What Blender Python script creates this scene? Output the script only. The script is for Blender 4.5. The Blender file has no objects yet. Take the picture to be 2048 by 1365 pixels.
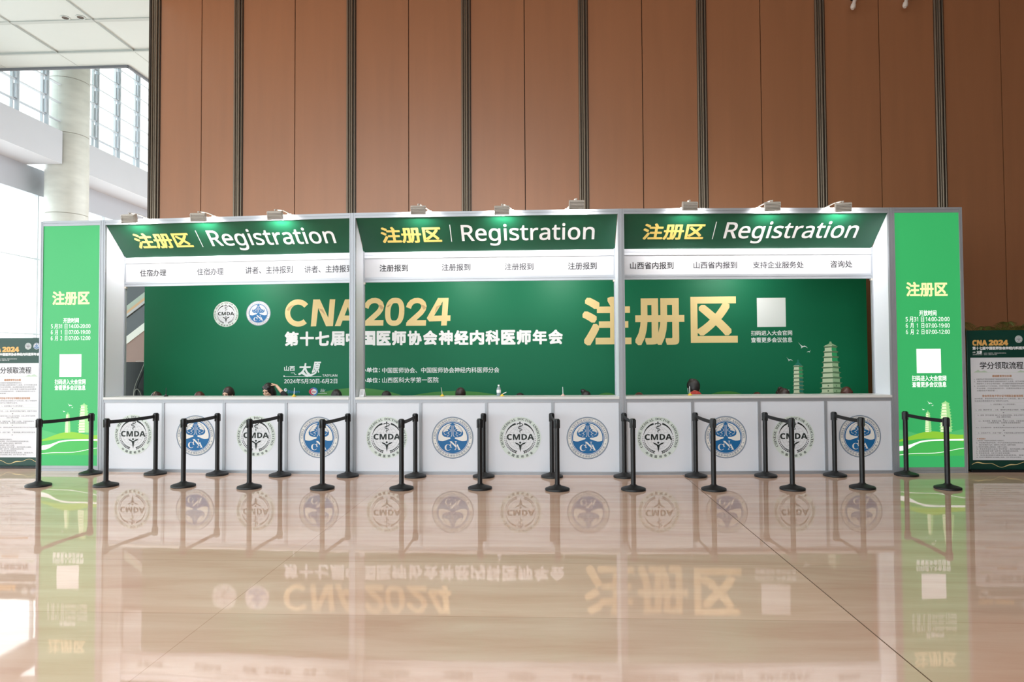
import bpy, bmesh, math, random
from mathutils import Vector, Matrix
from mathutils.geometry import tessellate_polygon
random.seed(7)
PI = math.pi
SC = bpy.context.scene
COL = SC.collection

# ------------------------------------------------------------------ camera, sky, exposure
def cam_axes(yaw, pitch, roll):
    f0 = Vector((-math.sin(yaw), math.cos(yaw), 0)); r0 = Vector((math.cos(yaw), math.sin(yaw), 0)); u0 = Vector((0, 0, 1))
    f = f0 * math.cos(pitch) + u0 * math.sin(pitch); u = u0 * math.cos(pitch) - f0 * math.sin(pitch)
    return r0 * math.cos(roll) + u * math.sin(roll), u * math.cos(roll) - r0 * math.sin(roll), f
_r, _u, _f = cam_axes(0.04737, 0.02826, -0.00559)
cam = bpy.data.cameras.new('camera'); cam.sensor_width = 36.0; cam.lens = 24.0; cam.clip_end = 300
cam_o = bpy.data.objects.new('camera', cam); COL.objects.link(cam_o)
cam_o.matrix_world = Matrix(((_r.x, _u.x, -_f.x, 0), (_r.y, _u.y, -_f.y, 0), (_r.z, _u.z, -_f.z, 1.6844), (0, 0, 0, 1)))
SC.camera = cam_o

wd = bpy.data.worlds.new('sky'); SC.world = wd; wd.use_nodes = True
wd.node_tree.nodes['Background'].inputs[0].default_value = (0.90, 0.97, 1.0, 1)
wd.node_tree.nodes['Background'].inputs[1].default_value = 2.3

SC.view_settings.view_transform = 'Standard'; SC.view_settings.look = 'None'
SC.view_settings.gamma = 1; SC.view_settings.use_curve_mapping = False
SC.view_settings.exposure = 0.75
SC.cycles.use_denoising = True
SC.cycles.max_bounces = 8; SC.cycles.diffuse_bounces = 5; SC.cycles.glossy_bounces = 4
SC.cycles.transparent_max_bounces = 12; SC.cycles.caustics_reflective = False; SC.cycles.caustics_refractive = False
SC.cycles.sample_clamp_indirect = 6

def portal(name, loc, rot, sx, sy, energy=0, color=(1, 1, 1)):
    l = bpy.data.lights.new(name, 'AREA'); l.shape = 'RECTANGLE'; l.size = sx; l.size_y = sy
    l.energy = energy; l.color = color
    if energy == 0: l.cycles.is_portal = True; l.energy = 1
    o = bpy.data.objects.new(name, l); COL.objects.link(o); o.location = loc; o.rotation_euler = rot
    return o
# daylight coming in through the glass front behind the camera and the glass side on the left
portal('front_window_daylight', (-7.7, -13.6, 4.8), (PI / 2, 0, 0), 17, 9.0)
portal('added_opening_daylight', (-4.5, -2.0, 9.63), (0, 0, 0), 10, 9.0)  # ceiling opening added out of view to brighten floor and wall
portal('side_window_daylight', (-15.9, 5.0, 6.0), (PI / 2, 0, -PI / 2), 38, 11.0)

# ------------------------------------------------------------------ materials
def lin(c):
    c = c / 255.0
    return c / 12.92 if c <= 0.04045 else ((c + 0.055) / 1.055) ** 2.4
def rgb(c): return (lin(c[0]), lin(c[1]), lin(c[2]), 1)
MATS = {}
def mat(name, c, rough=0.5, metal=0.0, spec=0.5, emit=0.0, noise=None, bump=None, ior=None, scale=(1, 1, 1), aniso=None, base=1.0):
    if name in MATS: return MATS[name]
    m = bpy.data.materials.new(name); m.use_nodes = True; nt = m.node_tree; b = nt.nodes['Principled BSDF']
    b.inputs['Base Color'].default_value = tuple(v * base for v in rgb(c)[:3]) + (1,); b.inputs['Roughness'].default_value = rough
    b.inputs['Metallic'].default_value = metal; b.inputs['Specular IOR Level'].default_value = spec
    if ior: b.inputs['IOR'].default_value = ior
    if emit:
        b.inputs['Emission Color'].default_value = rgb(c); b.inputs['Emission Strength'].default_value = emit
    if noise or bump:
        tc = nt.nodes.new('ShaderNodeTexCoord'); mp = nt.nodes.new('ShaderNodeMapping'); mp.inputs['Scale'].default_value = scale
        nt.links.new(tc.outputs['Object'], mp.inputs['Vector'])
        nz = nt.nodes.new('ShaderNodeTexNoise'); nz.inputs['Scale'].default_value = (noise or bump)[0]; nz.inputs['Detail'].default_value = 4
        nt.links.new(mp.outputs['Vector'], nz.inputs['Vector'])
    if noise:
        mx = nt.nodes.new('ShaderNodeMix'); mx.data_type = 'RGBA'
        mx.inputs[6].default_value = rgb([max(0, v * (1 - noise[1])) for v in c]); mx.inputs[7].default_value = rgb([min(255, v * (1 + noise[1])) for v in c])
        nt.links.new(nz.outputs['Fac'], mx.inputs[0]); nt.links.new(mx.outputs[2], b.inputs['Base Color'])
    if bump:
        bp = nt.nodes.new('ShaderNodeBump'); bp.inputs['Strength'].default_value = bump[1]; bp.inputs['Distance'].default_value = 0.01
        nt.links.new(nz.outputs['Fac'], bp.inputs['Height']); nt.links.new(bp.outputs['Normal'], b.inputs['Normal'])
    MATS[name] = m
    return m

ALU = mat('brushed_aluminium', (172, 176, 183), 0.42, 0.35, noise=(3, 0.03))
GROOVE = mat('aluminium_groove', (104, 108, 114), 0.6)
WHITE = mat('white_laminate', (230, 234, 243), 0.45, noise=(1.5, 0.01))
WHITE_BAND = mat('white_sign_board', (196, 197, 202), 0.5)
TOPW = mat('white_countertop', (228, 228, 226), 0.3)
FGREEN = mat('dark_green_vinyl', (18, 84, 58), 0.4, noise=(0.6, 0.04))
BGREEN = mat('banner_green_vinyl', (20, 112, 78), 0.5, spec=0.22, noise=(0.4, 0.04))
GOLD = mat('gold_print', (255, 226, 128), 0.45)
GOLDB = mat('pale_gold_print', (238, 214, 152), 0.45)
GOLDSH = mat('gold_fold_print', (206, 172, 122), 0.45)
PRINTW = mat('white_print', (252, 253, 255), 0.5)
PRINTG = mat('off_white_print', (240, 246, 246), 0.5)
INK = mat('dark_grey_ink', (24, 24, 30), 0.5)
INKL = mat('grey_ink', (46, 46, 54), 0.5)
ORANGE = mat('orange_ink', (190, 128, 70), 0.5)
BLACKP = mat('black_plastic', (15, 17, 21), 0.35)
BLACKB = mat('black_rubberised_base', (26, 26, 28), 0.5, noise=(30, 0.12))
BELT = mat('black_webbing', (16, 17, 21), 0.7)
LAMPW = mat('white_lamp_enamel', (206, 200, 192), 0.4)
SKIN = mat('skin', (222, 178, 152), 0.5, noise=(8, 0.03))
HAIRB = mat('black_hair', (26, 22, 22), 0.42, noise=(60, 0.35), bump=(80, 0.4), scale=(1, 1, 0.15))
HAIRR = mat('red_brown_hair', (72, 38, 30), 0.42, noise=(60, 0.3), bump=(80, 0.4), scale=(1, 1, 0.15))
HAIRD = mat('dark_brown_hair', (46, 32, 28), 0.42, noise=(60, 0.3), bump=(80, 0.4), scale=(1, 1, 0.15))

# ------------------------------------------------------------------ mesh builder
class MB:
    def __init__(s): s.v = []; s.f = []; s.mi = []; s.mats = []
    def mid(s, m):
        if m not in s.mats: s.mats.append(m)
        return s.mats.index(m)
    def add(s, vs, fs, m):
        n = len(s.v); k = s.mid(m)
        s.v += [tuple(v) for v in vs]
        for f in fs: s.f.append(tuple(i + n for i in f)); s.mi.append(k)
        return s
    def box(s, x0, x1, y0, y1, z0, z1, m):
        vs = [(x, y, z) for x in (x0, x1) for y in (y0, y1) for z in (z0, z1)]
        return s.add(vs, [(0, 1, 3, 2), (4, 6, 7, 5), (0, 4, 5, 1), (2, 3, 7, 6), (0, 2, 6, 4), (1, 5, 7, 3)], m)
    def prism(s, pts, vec, m):
        """closed polygon of 3-D points swept along vec"""
        n = len(pts); P = [Vector(p) for p in pts]; V = Vector(vec)
        vs = P + [p + V for p in P]
        fs = [(i, (i + 1) % n, n + (i + 1) % n, n + i) for i in range(n)]
        for t in tessellate_polygon([P]): fs.append(tuple(t)); fs.append(tuple(n + i for i in reversed(t)))
        return s.add(vs, fs, m)
    def tube(s, path, r, m, n=10, cap=True):
        P = [Vector(p) for p in path]; R = r if isinstance(r, (list, tuple)) else [r] * len(P)
        vs = []; up = None
        for i, p in enumerate(P):
            t = (P[min(i + 1, len(P) - 1)] - P[max(i - 1, 0)]).normalized()
            if up is None:
                up = Vector((0, 0, 1)) if abs(t.z) < 0.9 else Vector((1, 0, 0))
            a = t.cross(up).normalized(); b = a.cross(t).normalized(); up = b
            for k in range(n):
                q = 2 * PI * k / n
                vs.append(p + (a * math.cos(q) + b * math.sin(q)) * R[i])
        fs = [(i * n + k, i * n + (k + 1) % n, (i + 1) * n + (k + 1) % n, (i + 1) * n + k) for i in range(len(P) - 1) for k in range(n)]
        if cap: fs += [tuple(reversed(range(n))), tuple(range((len(P) - 1) * n, len(P) * n))]
        return s.add(vs, fs, m)
    def lathe(s, prof, m, n=32, c=(0, 0, 0), caps=True):
        vs = []; k = len(prof)
        for j in range(n):
            a = 2 * PI * j / n
            for r, z in prof: vs.append((c[0] + r * math.cos(a), c[1] + r * math.sin(a), c[2] + z))
        fs = [(j * k + i, ((j + 1) % n) * k + i, ((j + 1) % n) * k + i + 1, j * k + i + 1) for j in range(n) for i in range(k - 1)]
        if caps: fs.append(tuple(j * k + k - 1 for j in range(n))); fs.append(tuple(j * k for j in reversed(range(n))))
        return s.add(vs, fs, m)
    def ell(s, c, r, m, rot=None, nu=16, nv=10):
        vs = [Vector((0, 0, -1))]
        for i in range(1, nv):
            a = -PI / 2 + PI * i / nv
            for j in range(nu): vs.append(Vector((math.cos(a) * math.cos(2 * PI * j / nu), math.cos(a) * math.sin(2 * PI * j / nu), math.sin(a))))
        vs.append(Vector((0, 0, 1))); e = len(vs) - 1
        fs = [(0, 1 + (j + 1) % nu, 1 + j) for j in range(nu)]
        for i in range(nv - 2):
            for j in range(nu):
                a = 1 + i * nu + j; b = 1 + i * nu + (j + 1) % nu
                fs.append((a, b, b + nu, a + nu))
        fs += [(e, 1 + (nv - 2) * nu + j, 1 + (nv - 2) * nu + (j + 1) % nu) for j in range(nu)]
        out = []
        for v in vs:
            w = Vector((v.x * r[0], v.y * r[1], v.z * r[2]))
            if rot is not None: w = rot @ w
            out.append(w + Vector(c))
        return s.add(out, fs, m)
    # flat print helpers: x right, z up, facing -y
    def poly(s, pts, y, m):
        P = [Vector((p[0], y, p[1])) for p in pts]
        area = sum(P[i].x * P[(i + 1) % len(P)].z - P[(i + 1) % len(P)].x * P[i].z for i in range(len(P)))
        if area < 0: P.reverse()
        return s.add(P, [tuple(t) for t in tessellate_polygon([[Vector((p.x, p.z, 0)) for p in P]])], m)
    def rect(s, x0, x1, z0, z1, y, m): return s.add([(x0, y, z0), (x1, y, z0), (x1, y, z1), (x0, y, z1)], [(0, 1, 2, 3)], m)
    def disc(s, cx, cz, r, y, m, n=64, r0=0.0, a0=0.0, a1=2 * PI, sx=1.0):
        if r0 <= 0 and abs(a1 - a0 - 2 * PI) < 1e-6:
            return s.add([(cx + sx * r * math.cos(2 * PI * k / n), y, cz + r * math.sin(2 * PI * k / n)) for k in range(n)], [tuple(range(n))], m)
        vs = []
        for k in range(n + 1):
            a = a0 + (a1 - a0) * k / n
            vs += [(cx + sx * r0 * math.cos(a), y, cz + r0 * math.sin(a)), (cx + sx * r * math.cos(a), y, cz + r * math.sin(a))]
        return s.add(vs, [(2 * k, 2 * k + 1, 2 * k + 3, 2 * k + 2) for k in range(n)], m)
    def stroke(s, pts, w, y, m):
        n = len(pts); W = w if isinstance(w, (list, tuple)) else [w] * n
        vs = []
        for i, p in enumerate(pts):
            q0 = pts[max(i - 1, 0)]; q1 = pts[min(i + 1, n - 1)]
            t = Vector((q1[0] - q0[0], q1[1] - q0[1])); t.normalize()
            vs += [(p[0] - t.y * W[i] / 2, y, p[1] + t.x * W[i] / 2), (p[0] + t.y * W[i] / 2, y, p[1] - t.x * W[i] / 2)]
        return s.add(vs, [(2 * i, 2 * i + 1, 2 * i + 3, 2 * i + 2) for i in range(n - 1)], m)
    def text(s, body, x0, x1, z0, z1, y, m, bold=0.0, shear=0.0, kind=None):
        vs, fs = glyphs(conv(body, kind), bold, shear)
        s.add([(x0 + (x1 - x0) * a, y + d, z0 + (z1 - z0) * b) for a, b, d in vs], fs, m)
        return s
    def arc_text(s, body, r, h, a0, a1, y, m, kind=None, bold=0.0, inward=False, wide=1.0):
        """letters along a circle from angle a0 to a1 (radians); inward: tops point at the centre"""
        adv = []
        for ch in body: adv.append(0.55 if ch == ' ' else (1.0 if inward else {'I': 0.45, 'M': 1.12}.get(ch, 0.86)))
        tot = sum(adv); pos = 0
        for ch, ad in zip(body, adv):
            a = a0 + (a1 - a0) * (pos + ad / 2) / tot; pos += ad
            if ch == ' ': continue
            vs, fs = glyphs(conv(ch, kind), bold, 0.0)
            w = abs(a1 - a0) * r * ad / tot * 0.86 * wide
            if inward: w = min(w, h * 1.02)
            ux, uz = (-math.cos(a), -math.sin(a)) if inward else (math.cos(a), math.sin(a))
            rx, rz = uz, -ux
            s.add([(r * math.cos(a) + rx * (p - .5) * w + ux * (q - .5) * h, y + d, r * math.sin(a) + rz * (p - .5) * w + uz * (q - .5) * h) for p, q, d in vs], fs, m)
        return s
    def mesh(s, name, smooth=False):
        me = bpy.data.meshes.new(name); me.from_pydata(s.v, [], s.f)
        for m in s.mats: me.materials.append(m)
        me.polygons.foreach_set('material_index', s.mi)
        if smooth: me.polygons.foreach_set('use_smooth', [True] * len(me.polygons))
        me.update()
        return me
    def build(s, name, parent=None, smooth=False, bevel=0.0, loc=None, rot=None):
        o = bpy.data.objects.new(name, s.mesh(name, smooth)); COL.objects.link(o)
        if parent is not None: o.parent = parent
        if loc is not None: o.location = loc
        if rot is not None: o.rotation_euler = rot
        if bevel:
            b = o.modifiers.new('bevel', 'BEVEL'); b.width = bevel; b.segments = 2; b.limit_method = 'ANGLE'
        if smooth and smooth != 'all':
            o.data.set_sharp_from_angle(angle=math.radians(40)) if hasattr(o.data, 'set_sharp_from_angle') else None
        return o

# lettering: Blender's built-in typeface; mathematical sans / serif letters give the right Latin cuts
def conv(t, kind):
    if kind is None: return t
    U, L, D = {'sans': (0x1D5A0, 0x1D5BA, 0x1D7E2), 'bold': (0x1D5D4, 0x1D5EE, 0x1D7EC), 'serif': (0x1D400, 0x1D41A, 0x1D7CE)}[kind]
    o = ''
    for c in t:
        if 'A' <= c <= 'Z': o += chr(U + ord(c) - 65)
        elif 'a' <= c <= 'z': o += chr(L + ord(c) - 97)
        elif '0' <= c <= '9': o += chr(D + ord(c) - 48)
        else: o += c
    return o
GC = {}
RND12 = [(math.cos(k * PI / 4), math.sin(k * PI / 4)) for k in range(8)] + [(.85, .85), (-.85, .85), (.85, -.85), (-.85, -.85)]
SQ32 = [(a / 5, b / 5) for a in range(-5, 6) for b in range(-5, 6) if max(abs(a), abs(b)) == 5] + [(a / 2, b / 2) for a in (-1, 0, 1) for b in (-1, 0, 1)]
def glyphs(body, bold=0.0, shear=0.0):
    key = (body, bold, shear)
    if key in GC: return GC[key]
    t = bpy.data.curves.new('lettering', 'FONT'); t.body = body; t.shear = shear; t.resolution_u = 3
    o = bpy.data.objects.new('lettering', t); COL.objects.link(o)
    dg = bpy.context.evaluated_depsgraph_get(); dg.update()
    me = bpy.data.meshes.new_from_object(o.evaluated_get(dg))
    base = [(v.co.x, v.co.y) for v in me.vertices]; fb = [tuple(p.vertices) for p in me.polygons]
    bpy.data.objects.remove(o); bpy.data.curves.remove(t); bpy.data.meshes.remove(me)
    vs = []; fs = []
    sh = [(0, 0)] if bold <= 0 else [(bold * p, bold * q) for p, q in (SQ32 if len(body) == 1 and .02 < bold < .04 else RND12)]
    for k, (dx, dy) in enumerate(sh):
        n = len(vs); vs += [(x + dx, y + dy, -.00006 * k) for x, y in base]; fs += [tuple(i + n for i in f) for f in fb]
    if not vs: GC[key] = ([], []); return GC[key]
    x0 = min(v[0] for v in vs); x1 = max(v[0] for v in vs); y0 = min(v[1] for v in vs); y1 = max(v[1] for v in vs)
    if y1 - y0 < 0.25: y0, y1 = (y0 + y1) / 2 - 0.4, (y0 + y1) / 2 + 0.4
    GC[key] = ([((x - x0) / max(x1 - x0, 1e-6), (y - y0) / (y1 - y0), d) for x, y, d in vs], fs)
    return GC[key]

# ------------------------------------------------------------------ scene helpers
def tag(o, label=None, cat=None, group=None, kind=None):
    if label: o['label'] = label
    if cat: o['category'] = cat
    if group: o['group'] = group
    if kind: o['kind'] = kind
    return o
def thing(name, label, cat, loc=(0, 0, 0), rz=0.0, group=None):
    o = bpy.data.objects.new(name, None); COL.objects.link(o); o.location = loc; o.rotation_euler = (0, 0, rz); o.empty_display_size = 0.1
    return tag(o, label, cat, group)
def struct(o): o['kind'] = 'structure'; return o
def dup(root, loc=None, rz=None, label=None, group=None):
    r = root.copy(); COL.objects.link(r)
    if loc is not None: r.location = loc
    if rz is not None: r.rotation_euler = (0, 0, rz)
    if label: r['label'] = label
    if group: r['group'] = group
    for ch in list(root.children):
        c = ch.copy(); COL.objects.link(c); c.parent = r
        for g in list(ch.children):
            d = g.copy(); COL.objects.link(d); d.parent = c
    return r
def profile_bar(mb, axis, a0, a1, cx, cy, w, h, m=None, notch=0.007, deep=0.006):
    """aluminium bar with a groove down the middle of each face; w, h across"""
    m = m or ALU; x, y = w / 2, h / 2; n = notch / 2; d = deep
    P = [(-x, -y), (-n, -y), (-n, -y + d), (n, -y + d), (n, -y), (x, -y), (x, -n), (x - d, -n), (x - d, n), (x, n), (x, y), (n, y), (n, y - d), (-n, y - d), (-n, y), (-x, y), (-x, n), (-x + d, n), (-x + d, -n), (-x, -n)]
    if axis == 'z': mb.prism([(cx + p, cy + q, a0) for p, q in P], (0, 0, a1 - a0), m)
    else: mb.prism([(a0, cx + p, cy + q) for p, q in P], (a1 - a0, 0, 0), m)
    return mb

# ================================================================== the hall
WALL_Y = 13.8
# floor: polished beige travertine, streaked across, with fine joints
def floor_mat():
    m = bpy.data.materials.new('polished_travertine'); m.use_nodes = True; nt = m.node_tree; b = nt.nodes['Principled BSDF']
    N = nt.nodes.new; L = nt.links.new
    tc = N('ShaderNodeTexCoord'); mp = N('ShaderNodeMapping'); mp.inputs['Scale'].default_value = (0.30, 2.0, 1); L(tc.outputs['Object'], mp.inputs['Vector'])
    n1 = N('ShaderNodeTexNoise'); n1.inputs['Scale'].default_value = 2.0; n1.inputs['Detail'].default_value = 8; n1.inputs['Roughness'].default_value = 0.6; n1.inputs['Distortion'].default_value = 0.4; L(mp.outputs['Vector'], n1.inputs['Vector'])
    cr = N('ShaderNodeValToRGB'); e = cr.color_ramp.elements
    e[0].position = 0.32; e[0].color = rgb((228, 186, 162)); e[1].position = 0.68; e[1].color = rgb((244, 211, 189)); L(n1.outputs['Fac'], cr.inputs['Fac'])
    br = N('ShaderNodeTexBrick'); br.offset = 0.0; br.inputs['Scale'].default_value = 1.0; br.inputs['Mortar Size'].default_value = 0.0035; br.inputs['Brick Width'].default_value = 4.2; br.inputs['Row Height'].default_value = 1.2
    br.inputs['Color1'].default_value = (0.90, 0.90, 0.90, 1); br.inputs['Color2'].default_value = (1, 1, 1, 1); br.inputs['Mortar'].default_value = (0.76, 0.70, 0.66, 1)
    mp2 = N('ShaderNodeMapping'); mp2.inputs['Location'].default_value = (2.2, 0.28, 0); L(tc.outputs['Object'], mp2.inputs['Vector']); L(mp2.outputs['Vector'], br.inputs['Vector'])
    mx = N('ShaderNodeMix'); mx.data_type = 'RGBA'; mx.blend_type = 'MULTIPLY'; mx.inputs[0].default_value = 1.0; L(cr.outputs['Color'], mx.inputs[6]); L(br.outputs['Color'], mx.inputs[7])
    L(mx.outputs[2], b.inputs['Base Color'])
    b.inputs['Roughness'].default_value = 0.03; b.inputs['IOR'].default_value = 1.5
    mp3 = N('ShaderNodeMapping'); mp3.inputs['Scale'].default_value = (1.0, 1.6, 1); L(tc.outputs['Object'], mp3.inputs['Vector'])
    n2 = N('ShaderNodeTexNoise'); n2.inputs['Scale'].default_value = 2.0; n2.inputs['Detail'].default_value = 2; L(mp3.outputs['Vector'], n2.inputs['Vector'])
    bp = N('ShaderNodeBump'); bp.inputs['Strength'].default_value = 0.02; bp.inputs['Distance'].default_value = 0.02; L(n2.outputs['Fac'], bp.inputs['Height']); L(bp.outputs['Normal'], b.inputs['Normal'])
    return m
fl = MB(); fl.box(-16.4, 12.5, -14, 32, -0.3, 0.0, floor_mat()); struct(fl.build('floor'))
tj = MB(); tj.box(1.995, 2.003, -14, 13.7, -0.02, 0.0006, mat('floor_joint', (112, 86, 66), 0.6)); struct(tj.build('trim_1'))

# brown panelled wall: veneer panels with open seams between bronze battens
def wall_mat():
    m = mat('brown_wall_veneer', (158, 106, 72), 0.40, spec=0.8, noise=(1.2, 0.05), scale=(5, 1, 0.35))
    return m
WV = wall_mat()
DARKGAP = mat('dark_recess', (26, 20, 16), 0.8)
BX = [-8.1, -6.33, -3.95, -1.565, 0.83, 3.215, 5.56, 7.88, 10.25, 12.5]
wl = MB(); wl.box(-8.12, 12.5, WALL_Y + 0.05, WALL_Y + 0.45, 0, 12, DARKGAP)
for i in range(len(BX) - 1):
    a, b = BX[i] + 0.06, BX[i + 1] - 0.06; mdl = (BX[i] + BX[i + 1]) / 2 + (0.0 if i else 0.09)
    for u, v in ((a, mdl - 0.008), (mdl + 0.008, b)): wl.box(u, v, WALL_Y, WALL_Y + 0.06, 0, 12, WV)
struct(wl.build('wall_back'))
BRONZE = mat('bronze_channel', (128, 116, 102), 0.35, 0.6, noise=(2, 0.05), scale=(4, 4, 0.2))
BRONZED = mat('dark_bronze_channel', (66, 56, 48), 0.4, 0.4)
for i, x in enumerate(BX[:-1]):
    b = MB()
    b.box(x - 0.10, x + 0.10, WALL_Y - 0.01, WALL_Y + 0.06, 0, 12, BRONZED)
    for q, w in ((-0.075, 0.03), (-0.03, 0.022), (0.012, 0.03), (0.07, 0.02)):
        b.tube([(x + q, WALL_Y - 0.02, 0), (x + q, WALL_Y - 0.02, 12)], w * 0.8, BRONZE, 10)
    if i == 0: b.box(x - 0.13, x - 0.09, WALL_Y - 0.06, WALL_Y + 0.45, 0, 12, BRONZED)
    struct(b.build('trim_%d' % (i + 2), smooth=True))
# wooden soffit over the registration area, white soffit left of it, opening up to the glazed atrium
TAN = mat('tan_soffit', (176, 140, 110), 0.6)
sf = MB(); sf.box(-8.1, 12.5, 6.5, WALL_Y + 0.1, 9.36, 9.6, TAN); struct(sf.build('ceiling_tan'))
CW = mat('white_soffit', (188, 196, 194), 0.55, noise=(0.7, 0.015))
cl = MB()
cl.box(-16.4, -9.5, -14, 15.16, 9.65, 10.1, CW); cl.box(0.5, 12.5, -14, 15.16, 9.65, 10.1, CW); cl.box(-9.5, 0.5, -14, -6.5, 9.65, 10.1, CW); cl.box(-9.5, 0.5, 2.5, 15.16, 9.65, 10.1, CW); cl.box(-16.4, -8.1, 15.22, 16.70, 9.66, 10.1, CW); cl.box(-16.4, -8.1, 16.74, 17.5, 9.62, 10.1, CW); cl.box(-11.05, -8.1, 17.5, 32, 9.62, 10.1, CW)  # leaves the unseen opening added overhead for extra daylight
cl.box(-16.4, -8.1, 15.1, 17.4, 9.72, 10.1, DARKGAP)
struct(cl.build('ceiling'))
cs = MB(); SEAM = mat('soffit_seam', (172, 180, 178), 0.7)
for x in (-14.4, -12.4, -10.4): cs.box(x - 0.004, x + 0.004, 2, 17.45, 9.612, 9.66, SEAM)
cs.box(-14.9, -11.05, 17.48, 17.54, 9.56, 9.66, GROOVE); cs.box(-11.09, -11.03, 17.5, 32, 9.56, 9.66, GROOVE)
cs.box(-16.4, -8.1, 15.12, 15.24, 9.63, 9.67, SEAM); cs.box(-16.4, -8.1, 16.69, 16.75, 9.61, 9.67, SEAM)
struct(cs.build('trim_12'))
for x, y in ((-10.98, 15.02), (-10.62, 15.02)):
    o = thing('downlight', 'recessed ceiling downlight in white soffit, ' + ('first of the pair from the column' if x < -10.8 else 'one of the pair nearer the brown wall'), 'downlight', (x, y, 9.65), group='pair of soffit downlights')
    r_ = MB(); r_.lathe([(0.07, 0.0), (0.1, -0.004), (0.1, -0.014), (0.075, -0.014)], CW, 24, caps=False); r_.build('trim_ring', o, True)
    l_ = MB(); l_.lathe([(0.001, -0.002), (0.07, -0.002), (0.07, -0.004), (0.001, -0.004)], mat('downlight_reflector', (70, 56, 46), 0.6), 24); l_.build('reflector', o)
# side and rear shell
SHELL = mat('hall_paint', (206, 198, 188), 0.7)
rw = MB(); rw.box(12.5, 12.8, -14, WALL_Y + 0.45, 0, 10.1, mat('bounce_cut_right', (74, 50, 38), 0.6)); struct(rw.build('wall_right_added'))  # unseen wall added to darken the right; dark colour lowers bounce
fw = MB(); fw.box(0.8, 12.5, -14.3, -14, 0, 10.1, SHELL); fw.box(-16.4, 0.8, -14.3, -14, 9.3, 10.1, SHELL)  # unseen right half closed off so daylight fades towards the right
struct(fw.build('wall_front'))
ew = MB(); ew.box(-16.4, -8.1, 32, 32.3, 0, 14.5, SHELL); struct(ew.build('wall_end'))
rf = MB(); rf.box(-16.6, -11.05, 17.5, 32.3, 14.5, 14.7, CW); rf.box(-16.4, -11.0, 17.45, 17.55, 9.7, 14.5, CW); rf.box(-11.1, -11.0, 17.5, 32, 9.7, 14.5, CW); struct(rf.build('roof'))

# glazed side of the hall
GREY = mat('grey_cladding', (188, 190, 196), 0.6, noise=(0.8, 0.02)); MULL = mat('white_mullion', (202, 208, 214), 0.5)
lg = MB(); lg.box(-16.3, -15.0, -14, 20.46, 7.9, 8.92, GREY); lg.box(-16.3, -15.0, 21.58, 32, 7.9, 8.92, GREY); lg.box(-16.3, -16.15, -14, 32, 7.05, 7.9, mat('grey_beam', (172, 176, 184), 0.6)); struct(lg.build('beam'))
def glass_mat():
    m = bpy.data.materials.new('window_glass'); m.use_nodes = True; nt = m.node_tree
    for n in list(nt.nodes):
        if n.type != 'OUTPUT_MATERIAL': nt.nodes.remove(n)
    out = [n for n in nt.nodes if n.type == 'OUTPUT_MATERIAL'][0]
    t = nt.nodes.new('ShaderNodeBsdfTransparent'); t.inputs[0].default_value = (0.96, 0.98, 0.97, 1)
    g = nt.nodes.new('ShaderNodeBsdfGlossy'); g.inputs['Roughness'].default_value = 0.02
    mx = nt.nodes.new('ShaderNodeMixShader'); mx.inputs[0].default_value = 0.05
    nt.links.new(t.outputs[0], mx.inputs[1]); nt.links.new(g.outputs[0], mx.inputs[2]); nt.links.new(mx.outputs[0], out.inputs[0])
    return m
GLASS = glass_mat()
gz = MB(); gz.box(-15.2, -15.19, -14, 32, 8.92, 14.5, GLASS); gw = struct(gz.build('window_1'))
mu = MB()
for k in range(40):
    y = 18.6 - 1.17 * 22 + 1.17 * k
    if y < 32: mu.box(-15.2, -15.12, y - 0.02, y + 0.02, 8.92, 14.5, MULL); mu.box(-15.16, -15.02, y + 0.10, y + 0.13, 8.92, 14.5, MULL)
for k in range(10): mu.box(-15.2, -15.1, -14, 32, 9.25 + 0.58 * k, 9.28 + 0.58 * k, MULL)
o = mu.build('window_frame'); o.parent = gw
fn = MB()
for k in range(40):
    y = 18.6 - 1.17 * 22 + 1.17 * k
    if y < 32:
        for j in range(10): fn.box(-15.14, -15.06, y + 0.02, y + 0.1, 9.29 + 0.58 * j, 9.29 + 0.58 * j + 0.42, mat('fin_grey', (196, 206, 216), 0.5))
o = fn.build('window_fin'); o.parent = gw
gz = MB(); gz.box(-16.25, -16.24, -14, 32, 0, 7.05, GLASS); gw = struct(gz.build('window_2'))
mu = MB()
for k in range(14): mu.box(-16.26, -16.16, -12 + 3.3 * k - 0.025, -12 + 3.3 * k + 0.025, 0, 7.05, MULL)
for z in (2.6, 5.0): mu.box(-16.26, -16.18, -14, 32, z - 0.02, z + 0.02, MULL)
o = mu.build('window_frame'); o.parent = gw
# clad round column standing in the glazing line
MARB = mat('pale_marble_cladding', (196, 197, 190), 0.35, noise=(1.6, 0.09), scale=(1, 1, 3))
cm = MB(); z = 0.0
for k, h in enumerate((3.2, 3.2, 2.55, 1.75, 1.75, 2.05)):
    cm.lathe([(0.595, z + 0.006), (0.61, z + 0.012), (0.61, z + h - 0.012), (0.595, z + h - 0.006)], MARB, 48); z += h
cm.lathe([(0.592, 0), (0.592, 14.5)], mat('marble_joint', (150, 146, 138), 0.6), 48)
tag(cm.build('column', smooth=True, loc=(-15.3, 21.1, 0)), 'round pale marble-clad column in front of the bright glass wall', 'column')

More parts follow.
